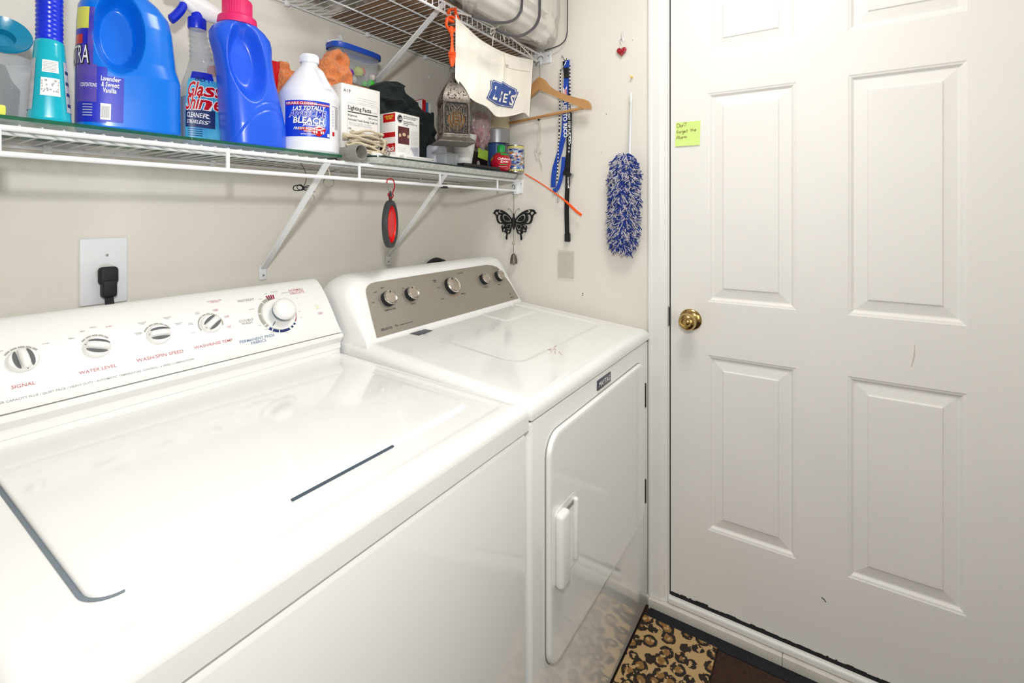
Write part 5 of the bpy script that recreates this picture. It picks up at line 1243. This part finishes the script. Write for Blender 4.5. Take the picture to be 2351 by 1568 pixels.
def gtext(s_, sz, px, py, ang, sx=1.0, bold=.02, shear=0):
    vs, fs, _ = text_geo(s_, sz, bold, shear, 'CENTER'); c, s2 = math.cos(ang), math.sin(ang)
    b.add([A_(px + (x * sx * c + y * s2), py + (x * sx * s2 - y * c), .0042) for x, y, _ in vs], fs, M_CAN)
gtext('L', 43, 1135.5, 228, .20, .52); gtext('I', 34, 1147, 233, .26, .7); gtext("E", 29, 1158, 235, .20, .72); gtext("'", 28, 1167, 229, .20); gtext("S", 33, 1173, 241, .22, .66); gtext('®', 7, 1183, 222, .22, 1, .02)
loc_build(b, 'logo_print', t, of)
b = MB()
yk = -.4035
def st(pts, r=.0022): b.tube(smooth_pts([at(x, y, 'y', yk + d) for x, y, d in pts], 6), r, M_CAN, 6, flat=.45)
st([(1046, 28, -.004), (1085, 38, -.004), (1120, 54, -.004), (1140, 66, -.004), (1165, 80, -.004), (1195, 104, -.004), (1224, 134, -.004)], .0028)
st([(1140, 66, -.008), (1128, 66, -.012), (1126, 78, -.012), (1134, 72, -.012), (1144, 66, -.012)], .0024)
st([(1140, 64, -.008), (1150, 58, -.012), (1160, 64, -.012), (1158, 74, -.012), (1146, 68, -.012)], .0026)
st([(1140, 66, -.008), (1133, 82, -.010), (1131, 105, -.010)], .0024); st([(1146, 68, -.008), (1155, 80, -.010), (1157, 90, -.010)], .0022)
loc_build(b, 'apron_string', t, of)

# ---------------------------------------------------------------- wooden hanger (in a plane just off the right wall)
t = thing('clothes_hanger', 'wooden clothes hanger hooked on the end of the upper shelf by the right wall', 'hanger', (-.045, -.412, 1.78)); HX = -.045
hp = lambda px, py: (lambda p: (p.y + .412, p.z - 1.78))(at(px, py, 'x', HX))
b = MB()
topl = [hp(*q) for q in [(1357, 243), (1353, 234), (1343, 229), (1325, 225), (1300, 217), (1278, 208), (1262, 197), (1252, 184), (1240, 177.5), (1228, 178), (1218, 190), (1208, 205)]]
botl = [hp(*q) for q in [(1212, 228), (1222, 215), (1238, 206), (1262, 216), (1290, 229), (1325, 243), (1345, 251), (1357, 250)]]
cy0 = hp(1239, 178)[0]
pr = topl[:10]; pb_ = botl[2:]
mir = lambda P: [(2 * cy0 - y, z - .0) for y, z in P]
outline = smooth2(topl[:9], 4, False) + [(2 * cy0 - y, z - .006 * min(1, abs(y - cy0) / .2)) for y, z in smooth2(topl[:9], 4, False)[::-1]][1:] + [(2 * cy0 - y, z - .006 * min(1, abs(y - cy0) / .2)) for y, z in botl[3:][::-1]] + [botl[2]] + botl[3:]
b.prism(outline, .012, M_WOOD, lambda u, v, w: Vector((w - .006, u, v)))
b.build('shoulder', t)
b = MB(); p0 = at(1347, 246, 'x', HX) - Vector(t.location); p1 = at(1170, 283, 'x', HX) - Vector(t.location); b.tube([p0, p1], .0055, M_WOOD, 12); b.build('bar', t)
b = MB(); h0 = at(1239, 178, 'x', HX) - Vector(t.location)
b.tube(smooth_pts([h0, h0 + Vector((0, 0, .045)), h0 + Vector((.004, .006, .062)), Vector((.015, .020, .078)), Vector((.018, .018, .100)), Vector((.018, .0, .108)), Vector((.018, -.008, .100)), Vector((.018, -.010, .092))], 5), .0014, M_STEEL, 8); b.build('hook', t)

# ---------------------------------------------------------------- things on the right wall
def nail(px, py, x=-.006):
    p = at(px, py, 'x', 0); return p
# lanyards
t = thing('lanyard', 'blue and black lanyards bunched together on a hook with a clear badge holder below', 'lanyard', (-.012, -.505, 1.86)); of = -Vector(t.location)
def strap(b, pts, w_, m, x=-.010, th_=.0012):
    P = smooth_pts([at(px, py, 'x', x + dx) for px, py, dx in pts], 5); n = len(P); vs = []
    for i in range(n):
        d = (P[min(i + 1, n - 1)] - P[max(0, i - 1)]); d = Vector((0, d.y, d.z)).normalized(); s_ = Vector((0, -d.z, d.y)) * w_ / 2
        o_ = Vector((th_ / 2, 0, 0)); vs += [P[i] + s_ - o_, P[i] - s_ - o_, P[i] - s_ + o_, P[i] + s_ + o_]
    fs = [(4 * i + k, 4 * i + (k + 1) % 4, 4 * i + 4 + (k + 1) % 4, 4 * i + 4 + k) for i in range(n - 1) for k in range(4)] + [(0, 1, 2, 3), tuple(4 * n - 4 + k for k in range(4))]
    b.add(vs, fs, m); return P
M_LBL2 = mat('lanyard_blue', (28, 74, 180), .7, noise_amt=.15, nscale=200); M_LBK = mat('lanyard_black', (26, 26, 30), .7, noise_amt=.15, nscale=200)
b = MB(); b.tube(smooth_pts([at(1290, 128, 'x', -.0006), at(1293, 133, 'x', -.020), at(1298, 140, 'x', -.022), at(1301, 134, 'x', -.024)], 4), .0012, M_BLACK, 6); loc_build(b, 'wall_hook', t, of)
b = MB(); P1 = strap(b, [(1302, 138, -.006), (1300, 190, -.006), (1298, 240, -.006), (1295, 300, -.005), (1286, 345, -.003), (1273, 390, -.002), (1270, 430, -.001)], .020, M_LBL2)
strap(b, [(1270, 438, -.003), (1280, 432, -.003), (1290, 400, -.003), (1294, 360, -.003)], .015, M_LBL2)
def vtext(s_, sz, px, py, m, x, ang=-PI / 2 + .03, bold=.04):
    vs, fs, _ = text_geo(s_, sz, bold, 0, 'LEFT'); o_ = at(px, py, 'x', x); c, s2 = math.cos(ang), math.sin(ang)
    b.add([o_ + Vector((0, -(u * c - v * s2), u * s2 + v * c)) for u, v, _ in vs], fs, m)
vtext('PUERTO RICO', .022, 1292, 228, M_WINK, -.0175)
for (px, py, m_, hh) in ((1297, 208, M_WINK, .030),):
    c_ = at(px, py, 'x', -.0172)
    b.box(c_.x - .0004, c_.x, c_.y - .008, c_.y + .008, c_.z - hh / 2, c_.z + hh / 2, M_WINK)
    for k in (-.0065, -.002, .0025): b.box(c_.x - .0008, c_.x - .0004, c_.y + k - .001, c_.y + k + .0012, c_.z - hh / 2, c_.z + hh / 2 - .010, M_RED)
    b.add([c_ + Vector((-.0010, y, z)) for y, z in ((-.008, .015), (.008, .015), (0, .003))], [(0, 1, 2)], M_LBL2)
loc_build(b, 'blue_strap', t, of)
b = MB(); strap(b, [(1296, 140, .001), (1302, 200, .001), (1306, 260, .002), (1308, 320, .003), (1302, 370, .003), (1296, 400, .003)], .016, M_LBK)
strap(b, [(1308, 260, -.001), (1305, 360, -.001), (1303, 420, 0), (1301, 480, .001), (1302, 530, .002), (1303, 552, .002)], .018, M_LBK)
vtext('YOUR NEXT STEP MATTERS', .0125, 1303, 232, M_WINK, -.0125); vtext('choose well', .009, 1303, 405, M_WINK, -.0118)
loc_build(b, 'black_strap', t, of)
b = MB(); chk = mat('checker_white_cord', (232, 232, 230), .6, noise_amt=.03)
for (pa, pb2) in (((1287, 160), (1284, 300)), ((1308, 150), (1309, 240)), ((1284, 300), (1279, 420)), ((1309, 300), (1306, 350))):
    n = int(abs(pb2[1] - pa[1]) / 4)
    for k in range(n):
        a_ = at(pa[0] + (pb2[0] - pa[0]) * k / n, pa[1] + (pb2[1] - pa[1]) * k / n, 'x', -.012); c_ = at(pa[0] + (pb2[0] - pa[0]) * (k + 1) / n, pa[1] + (pb2[1] - pa[1]) * (k + 1) / n, 'x', -.012)
        b.tube([a_, c_], .0026, chk if k % 2 else M_LBK, 6)
    loc_build(b, 'checkered_cord', t, of); b = MB()

b = MB(); c_ = at(1301, 168, 'x', -.018); b.rbox(c_.x - .004, c_.x + .004, c_.y - .011, c_.y + .011, c_.z - .018, c_.z + .020, M_BLACK, .003, 3)
loc_build(b, 'buckle', t, of); b = MB()
c_ = at(1304, 400, 'x', -.018); T = TR(c_, (.45, 0, 0)); b.rbox(-.005, .005, -.020, .020, -.008, .008, M_BLACK, .003, 2, T); b.rbox(-.0054, .0046, -.021, -.012, -.0085, .0085, M_STEEL, .002, 2, T)
loc_build(b, 'buckle', t, of); b = MB()
c_ = at(1303, 545, 'x', -.012); b.rbox(c_.x - .004, c_.x + .004, c_.y - .012, c_.y + .012, c_.z - .016, c_.z + .016, M_BLACK, .004, 3)
loc_build(b, 'buckle', t, of)
b = MB(); P = smooth_pts([at(1277, 432, 'x', -.014), at(1282, 445, 'x', -.014), at(1283, 462, 'x', -.014), at(1279, 464, 'x', -.014), at(1280, 450, 'x', -.014)], 4); b.tube(P, .0009, M_STEEL, 6)
loc_build(b, 'snap_hook', t, of); b = MB()
b.tube(smooth_pts([at(1300, 140, 'x', -.022), at(1296, 150, 'x', -.022), at(1290, 158, 'x', -.020), at(1288, 165, 'x', -.018)], 4), .0016, M_STEEL, 6); loc_build(b, 'snap_hook', t, of)
b = MB(); c0 = at(1299, 560, 'x', -.006); b.box(c0.x - .001, c0.x + .001, c0.y - .004, c0.y + .004, c0.z - .008, c0.z + .010, M_CLEAR)
p0 = at(1281, 574, 'x', -.006); p1 = at(1318, 640, 'x', -.006); b.rbox(-.0070, -.0052, p1.y, p0.y, p1.z, p0.z, mat('badge_vinyl', (224, 218, 204), .2, alpha=.35, noise_amt=.04), .0006, 2)
b.tube([(-.0072, p1.y + .004, p1.z + .004), (-.0072, p0.y - .004, p1.z + .004), (-.0072, p0.y - .004, p0.z - .008), (-.0072, p1.y + .004, p0.z - .008)], .0006, M_CLEAR, 5, closed=True); loc_build(b, 'badge_holder', t, of)

# white string with frayed knot
t = thing('white_string', 'white string loop with a frayed knot hanging under the hanger on the wall', 'string', (-.006, -.405, 1.64)); of = -Vector(t.location)
M_STR = mat('white_string', (232, 228, 218), .9, noise_amt=.08)
b = MB(); q = lambda px, py, x=-.006: at(px, py, 'x', x)
for dx in (-1.5, 1.5, 4): b.tube(smooth_pts([q(1241 + dx * .5, 276, -.008), q(1239 + dx, 300), q(1237 + dx * 1.2, 325), q(1236 + dx * .4, 342)], 4), .0011, M_STR, 5)
for k in range(6): b.tube(smooth_pts([q(1240, 277, -.01), q(1234 - k, 274 + k), q(1226 - k * .6, 280 + k * 2.4)], 3), .0004, M_STR, 4)
random.seed(8)
for k in range(14): b.tube(smooth_pts([q(1236, 345, -.009), q(1236 + random.uniform(-9, 9), 345 + random.uniform(-10, 14)), q(1236 + random.uniform(-7, 9), 350 + random.uniform(-2, 18))], 3), .0008, M_STR, 4)
for k in range(3): b.tube(smooth_pts([q(1238, 352), q(1240 + k, 366), q(1246 - k, 392 - k * 5)], 3), .0010, M_STR, 5)
loc_build(b, 'loop', t, of)
b = MB(); c_ = q(1240, 276, 0); b.lathe([(.0028, 0), (.0028, .003), (.0036, .010), (.0036, .012), (0, .0125)], M_BLACK, 12, TR(c_, (0, -PI / 2, 0))); loc_build(b, 'wall_pin', t, of)

# orange cable tie
b = MB(); P = smooth_pts([at(1205, 399, 'x', -.030), at(1240, 420, 'x', -.030), at(1272, 442, 'x', -.030), at(1300, 463, 'x', -.028), at(1322, 484, 'x', -.028), at(1335, 494, 'x', -.028)], 6)
n = len(P); b.tube(P, [.0022 + .0028 * sstep(.35, .75, i / n) for i in range(n)], M_ORG, 8, flat=.5)
tag(b.build('orange_strap'), 'bright orange strip sticking out past the shelf end across the lanyards', 'strap')

# heart ornament
t = thing('heart_ornament', 'small red glitter heart on a metal hook on the right wall', 'ornament', (-.006, -.715, 1.86)); of = -Vector(t.location)
b = MB(); M_HRT = mat('red_glitter', (190, 14, 40), .3, rgb2=(120, 6, 24), nscale=400, coat=.5); c_ = at(1427, 118, 'x', -.008)
hl = []
for i in range(40): a = 2 * PI * i / 40; hl.append((16 * math.sin(a) ** 3 * .00112, (13 * math.cos(a) - 5 * math.cos(2 * a) - 2 * math.cos(3 * a) - math.cos(4 * a)) * .00112))
rings = [(.0, 1.0), (-.0025, .93), (-.0040, .75), (-.0048, .4)]; vs = []
for dx, k in rings: vs += [c_ + Vector((dx, y * k, z * k)) for y, z in hl]
b.add(vs, [(r * 40 + i, r * 40 + (i + 1) % 40, (r + 1) * 40 + (i + 1) % 40, (r + 1) * 40 + i) for r in range(3) for i in range(40)] + [[120 + i for i in range(40)], list(range(40))[::-1]], M_HRT, True); loc_build(b, 'heart', t, of)
b = MB(); b.tube(smooth_pts([at(1427, 104, 'x', -.010), at(1424, 100, 'x', -.010), at(1423, 93, 'x', -.009), at(1429, 88, 'x', -.008), at(1431, 93, 'x', -.008)], 4), .0008, M_STEEL, 6)
b.tube([at(1428, 76, 'x', -.004), at(1428, 90, 'x', -.008)], .0012, M_STEEL, 6); b.rbox(-.0022, -.0004, at(1430, 80, 'x', 0).y, at(1425, 80, 'x', 0).y, at(1428, 92, 'x', 0).z, at(1428, 74, 'x', 0).z, M_CLEAR, .0006, 2); loc_build(b, 'hook', t, of)

# duster
t = thing('duster', 'blue and white microfibre duster with white handle hanging on the right wall', 'duster', (-.022, -.738, 1.50)); of = -Vector(t.location)
M_DW = mat('duster_white', (196, 194, 202), .9, noise_amt=.05); M_DB = mat('duster_blue', (36, 60, 146), .9, noise_amt=.1)
b = MB(); b.tube([at(1449, 213, 'x', -.014), at(1449, 235, 'x', -.016), at(1449, 236, 'x', -.016), at(1446, 355, 'x', -.022)], [.0052, .0056, .0046, .0046], M_WIRE, 14); loc_build(b, 'handle', t, of)
b = MB(); random.seed(33); zt_, zb_ = 1.500, 1.168
yc = lambda z: -.735 + .006 * (zt_ - z) / .33
def env(z): k = (z - zb_) / (zt_ - zb_); return max(.3, (1 - min(1, abs(2 * k - 1)) ** 7)) ** .5
b.lathe([(0, 0), (.018, .01), (.022, .08), (.022, .27), (.016, .32), (0, .33)], M_DB, 20, TR((-.026, -.733, zb_)))
for k in range(2600):
    z = random.uniform(zb_ + .006, zt_ - .004); a = random.uniform(PI * .35, PI * 1.65) if k % 5 else random.uniform(0, 2 * PI); e = env(z)
    r1 = .053 * e * random.uniform(.8, 1.08); ax_ = .45
    d = Vector((math.cos(a) * ax_, math.sin(a), 0)); p0 = Vector((-.028, yc(z), z)) + d * .018 * e; p2 = Vector((-.028, yc(z), z - random.uniform(-.004, .012))) + d * r1
    p1 = (p0 + p2) / 2 + Vector((0, random.uniform(-.004, .004), .006)); p3 = p2 + Vector((random.uniform(-.003, .003), random.uniform(-.010, .010), random.uniform(-.014, .004)))
    for p in (p1, p2, p3): p.x = min(p.x, -.003)
    b.tube([p0, p1, p2, p3], [.0017, .0019, .0017, .0012], M_DB if (nz(z * 60, a * 4) > .03) != (random.random() < .30) else M_DW, 4, cap=False)
o = b.build('microfibre_head', t, fix=False); o.data.transform(Matrix.Translation(of))

# ---------------------------------------------------------------- butterfly chime
t = thing('butterfly_chime', 'black metal butterfly chime with small bell hanging from the lower shelf end', 'wind chime', (-.020, -.2856, 1.2711))
def W_(x, y): return ((x - 455) / 5.6 * .00186, -(y - 710) / 5.6 * .00158)
wing_out = [(470, 700), (500, 655), (545, 608), (600, 572), (660, 552), (715, 554), (738, 572), (748, 592), (763, 602), (742, 615), (718, 640), (704, 700), (688, 735), (650, 754), (600, 750), (618, 768), (637, 790), (628, 825), (620, 864), (592, 860), (575, 880), (560, 892), (566, 915), (572, 950), (562, 972), (548, 968), (545, 930), (538, 893), (515, 888), (497, 860), (485, 810), (474, 760), (466, 735)]
H1 = [(488, 712), (520, 664), (575, 622), (606, 626), (612, 660), (598, 700), (560, 722), (515, 722)]
shr = lambda P, k: [(sum(a for a, _ in P) / len(P) + (x - sum(a for a, _ in P) / len(P)) * k, sum(c for _, c in P) / len(P) + (y - sum(c for _, c in P) / len(P)) * k) for x, y in P]
H4 = [(487, 748), (515, 752), (552, 762), (562, 785), (548, 800), (552, 822), (515, 832), (498, 800)]
holes = [H1, [(642, 632), (652, 652), (650, 690), (640, 712), (622, 728), (650, 735), (672, 712), (682, 676), (680, 640), (664, 622)], [(690, 588), (704, 583), (718, 592), (722, 606), (708, 616), (702, 632), (690, 622), (682, 604)], [(640, 562), (664, 560), (676, 574), (668, 592), (640, 600), (622, 596), (650, 586), (655, 574)],
    H4, [(580, 778), (590, 764), (606, 764), (616, 780), (612, 800), (600, 790), (598, 776)], [(582, 812), (592, 822), (612, 840), (604, 852), (592, 844), (574, 850), (580, 834)], [(512, 862), (520, 848), (536, 846), (548, 860), (540, 876), (524, 880), (530, 866)]]
M_BFLY = mat('black_iron', (34, 36, 38), .5, .4, noise_amt=.3, nscale=120)
for sg in (1, -1):
    loops = [smooth2([(sg * W_(x, y)[0], W_(x, y)[1]) for x, y in P], 4) for P in [wing_out] + holes + [shr(H1, .74), shr(H4, .70)]]
    b = MB(); b.holes(loops, .0009, M_BFLY, lambda x, y, z: Vector((z + abs(x) * .04, -x, y))); b.build('wing', t)
b = MB(); secs_ = [(.030, .0015), (.024, .0040), (.016, .0038), (.010, .0065), (-.010, .0072), (-.026, .0050), (-.034, .002)]
b.tube([(0, 0, z) for z, r in secs_], [r for z, r in secs_], M_BFLY, 14)
for sg in (1, -1):
    b.tube(smooth_pts([(0, -sg * .001, .020), (0, -sg * .008, .034), (0, -sg * .018, .046), (0, -sg * .026, .048), (0, -sg * .026, .042), (0, -sg * .021, .043)], 5), .0007, M_BFLY, 5)
b.build('body', t)
b = MB(); z = .028; top_z = .098; k = 0
while z < top_z:
    T = TR((0, 0, z + .004), (0, 0, PI / 2 * (k % 2))); b.tube([T @ Vector((.0022 * math.cos(a), 0, .0042 * math.sin(a))) for a in [2 * PI * i / 10 for i in range(10)]], .0006, M_PEW, 4, closed=True); z += .0066; k += 1
b.tube(smooth_pts([(0, 0, z), (0, .004, z + .006), (.0, .002, z + .016), (0, -.004, z + .026), (0, -.004, z + .036), (0, .003, z + .040), (0, .008, z + .034)], 5), .0011, M_BFLY, 6)
b.build('chain', t); b = MB(); z = -.034; k = 0
while z > -.078:
    T = TR((0, 0, z - .003), (0, 0, PI / 2 * (k % 2))); b.tube([T @ Vector((.0018 * math.cos(a), 0, .0034 * math.sin(a))) for a in [2 * PI * i / 10 for i in range(10)]], .0005, M_PEW, 4, closed=True); z -= .0056; k += 1
b.tube([(0, 0, -.094), (.0, .001, -.105), (0, 0, -.128)], .0009, M_PEW, 6); b.build('chain', t)
b = MB(); M_BEAD = mat('pale_bead', (190, 184, 172), .3, .3, noise_amt=.2, nscale=200)
b.lathe([(0, -.096), (.0045, -.092), (.0058, -.087), (.0045, -.081), (0, -.078)], M_BEAD, 16); b.build('bead', t)
b = MB(); b.lathe([(0, -.126), (.004, -.127), (.010, -.135), (.0135, -.150), (.0148, -.166), (.0140, -.166), (.009, -.138), (0, -.130)], M_PEW, 28, cap=False); b.tube([(0, 0, -.150), (0, 0, -.173)], .0016, M_PEW, 6); b.build('bell', t)

# ---------------------------------------------------------------- under the lower shelf
t = thing('carabiner', 'small red carabiner with silver gate hooked on the lower shelf rail', 'carabiner', (-.655, -.289, 1.355)); of = -Vector(t.location)
q = lambda px, py, y=-.2935: at(px, py, 'y', y)
M_REDM = mat('red_anodised', (196, 20, 40), .25, .6, noise_amt=.05)
b = MB(); b.tube(smooth_pts([q(888, 421), q(889, 413), q(896, 410), q(903, 414), q(906, 426), q(904, 436), q(901, 444), q(903, 449), q(899, 455), q(894, 453), q(891, 447), q(893, 443)], 4), .0016, M_REDM, 8); loc_build(b, 'red_body', t, of)
b = MB(); b.tube([q(888, 421), q(893, 441)], .0016, M_STEEL, 8); loc_build(b, 'gate', t, of)
t = thing('collapsible_bowl', 'red collapsible pet bowl with black rim hanging from the red carabiner', 'bowl', (-.6535, -.285, 1.270), 0)
t.rotation_euler = (0, 0, math.radians(-57 + 62))
# disc axis is horizontal; seen nearly edge on
ax = (PI / 2, 0, 0)
b = MB(); Rb = .066; T = TR((0, 0, 0), ax)
b.lathe([(Rb * .80, -.004), (Rb * .84, -.0065), (Rb, -.0065), (Rb * 1.02, 0), (Rb, .0065), (Rb * .86, .008), (Rb * .80, .004)], M_GREY, 56, T, cap=False); b.tube([(0, 0, Rb), (0, 0, Rb + .018)], .0045, M_GREY, 8); b.tube([(.006 * math.cos(a), 0, Rb + .0195 + .006 * math.sin(a)) for a in [2 * PI * i / 14 for i in range(14)]], .002, M_GREY, 6, closed=True)
rim_b = b.build('rim', t)
b = MB(); b.lathe([(Rb * .82, -.002), (Rb * .78, .004), (Rb * .74, -.003), (Rb * .66, -.002), (Rb * .63, .004), (Rb * .58, -.001), (Rb * .52, .003), (0, .004)], mat('red_silicone', (226, 12, 16), .35, noise_amt=.05), 56, T, cap=False); b.build('silicone_bowl', t)
t.rotation_euler = (0, 0, math.radians(33))
t = thing('key_ring', 'plain metal key ring hanging from a knotted cord under the lower shelf', 'key ring', (-.836, -.262, 1.378))
b = MB(); b.tube([(.0125 * math.cos(a), 0, .0125 * math.sin(a)) for a in [2 * PI * i / 28 for i in range(28)]], .0010, mat('dull_ring', (120, 118, 112), .5, .6, noise_amt=.2, nscale=200), 6, closed=True); b.build('ring', t)
b = MB(); rope(b, [(0, 0, .011), (.002, .001, .022), (-.001, 0, .034), (0, 0, .048)], .0016, .008); b.build('cord', t); t.rotation_euler = (0, 0, -.6)
t = thing('black_cable', 'thin black cable tied in a small bundle under the lower shelf by the strut', 'cable', (-.865, -.20, 1.362)); of = -Vector(t.location)
q = lambda px, py, y=-.20: at(px, py, 'y', y)
b = MB(); b.tube(smooth_pts([q(688, 373), q(695, 382), q(701, 395), q(703, 408), q(701, 420), q(696, 430)], 4), .0008, M_BLACK, 5)
b.tube(smooth_pts([q(674, 430), q(678, 426), q(690, 426), q(696, 432), q(688, 437), q(677, 437), q(673, 433)], 4, True), .0014, M_BLACK, 6, closed=True)
b.tube(smooth_pts([q(682, 428, -.203), q(690, 424, -.203), q(697, 430, -.203), q(694, 437, -.203), q(684, 434, -.203)], 4, True), .0011, M_BLACK, 6, closed=True)
for k in range(4): b.tube(smooth_pts([q(694, 431 + k), q(706, 427 + k * 4), q(718, 427 + k * 4.5), q(722, 431 + k * 3)], 4), .0012, M_BLACK, 5)
b.tube(smooth_pts([q(718, 448), q(721, 452), q(722, 458)], 3), .0006, M_BLACK, 5); loc_build(b, 'bundle', t, of)
t = thing('binder_clip', 'small black binder clip on the lower shelf rail beside the right strut', 'clip', (-.4305, -.289, 1.3875))
b = MB(); b.add([(x, y, z) for x in (-.010, .010) for y, z in ((0, .007), (-.007, -.006), (.007, -.006))], [(0, 1, 2), (3, 5, 4), (0, 3, 4, 1), (1, 4, 5, 2), (2, 5, 3, 0)], M_BLACK); b.rbox(-.011, .011, -.0075, .0075, -.008, -.005, M_BLACK, .001, 2); b.build('clip_body', t)
for s_ in (-1, 1):
    b = MB(); b.tube([(-.006, s_ * .006, -.006), (-.004, s_ * .007, -.020), (.004, s_ * .007, -.020), (.006, s_ * .006, -.006)], .0006, M_STEEL, 5); b.build('wire_handle', t)

# ---------------------------------------------------------------- sticky note on the door
t = thing('sticky_note', 'lime green sticky note with handwritten alarm reminder on the white door', 'sticky note', (.0038, -.934, 1.552))
n0 = [at(1552, 281.5, 'x', .0038), at(1608.5, 277, 'x', .0038), at(1607, 333, 'x', .0038), at(1550, 337, 'x', .0038)]
org = Vector(t.location)
def NB(u, v, l=.0): # bilinear note surface, lower edge curls out a little
    p = (n0[0] * (1 - u) + n0[1] * u) * (1 - v) + (n0[3] * (1 - u) + n0[2] * u) * v; p.x = .0034 - l - .003 * v ** 3; return p - org
b = MB(); b.grid(lambda u, v: NB(u, v), 10, 10, mat('lime_paper', (216, 242, 140), .7, noise_amt=.02)); b.grid(lambda u, v: NB(u, v, -.0002), 10, 10, MATS['lime_paper']); b.build('paper', t)
M_PEN = mat('brown_pen', (126, 70, 44), .6, noise_amt=.1)
GL = {'D': [[(0, 0), (0, 1), (.35, .98), (.62, .7), (.6, .3), (.35, .02), (0, 0)]], 'o': [[(.25, .5), (.05, .38), (.02, .15), (.2, 0), (.45, .05), (.5, .3), (.25, .5)]], 'n': [[(0, .5), (.05, 0)], [(.04, .3), (.2, .52), (.4, .45), (.42, 0)]], 'T': [[(-.3, .98), (.55, 1.02)], [(.28, 1), (.3, .1)]],
 'f': [[(.5, .95), (.3, 1.0), (.2, .8), (.22, -.1)], [(0, .5), (.5, .52)]], 'r': [[(0, .5), (.04, 0)], [(.03, .3), (.18, .5), (.38, .48)]], 'g': [[(.4, .45), (.15, .5), (.02, .25), (.18, .05), (.4, .2), (.42, .5), (.42, -.3), (.15, -.45), (-.02, -.25)]], 'e': [[(.03, .28), (.42, .3), (.3, .52), (.08, .42), (.03, .15), (.2, 0), (.45, .08)]], 't': [[(.2, .85), (.22, .05), (.38, .0)], [(0, .55), (.45, .6)]],
 'h': [[(.02, .95), (.05, 0)], [(.04, .3), (.2, .5), (.36, .4), (.38, 0)]], 'A': [[(0, 0), (.1, .8), (.3, 1), (.5, .8), (.52, 0)], [(.05, .45), (.5, .48)]], 'l': [[(.05, .95), (.06, .1), (.2, 0)]], 'a': [[(.4, .42), (.15, .5), (.02, .25), (.15, .02), (.38, .15), (.42, .48), (.44, .1), (.55, 0)]], 'm': [[(0, .5), (.04, 0)], [(.03, .3), (.16, .5), (.28, .4), (.28, 0)], [(.28, .3), (.42, .5), (.55, .4), (.56, .0)]]}
b = MB()
for word, u0, v0, h in (('DonT', .06, .21, .145), ('forget', .03, .46, .135), ('the', .60, .42, .135), ('Alarm', .05, .70, .145)):
    u = u0
    for ch in word:
        for stx in GL[ch]:
            P = smooth2([(u + a * h * 1.15, v0 - c * h - (u - u0) * .07) for a, c in stx], 3, False); b.tube([NB(a, c, .0005) for a, c in P], .00055, M_PEN, 5)
        u += h * {'D': .75, 'm': .75, 'l': .32, 'r': .45, 'T': .6, 'A': .68}.get(ch, .58) * 1.08
b.build('handwriting', t)
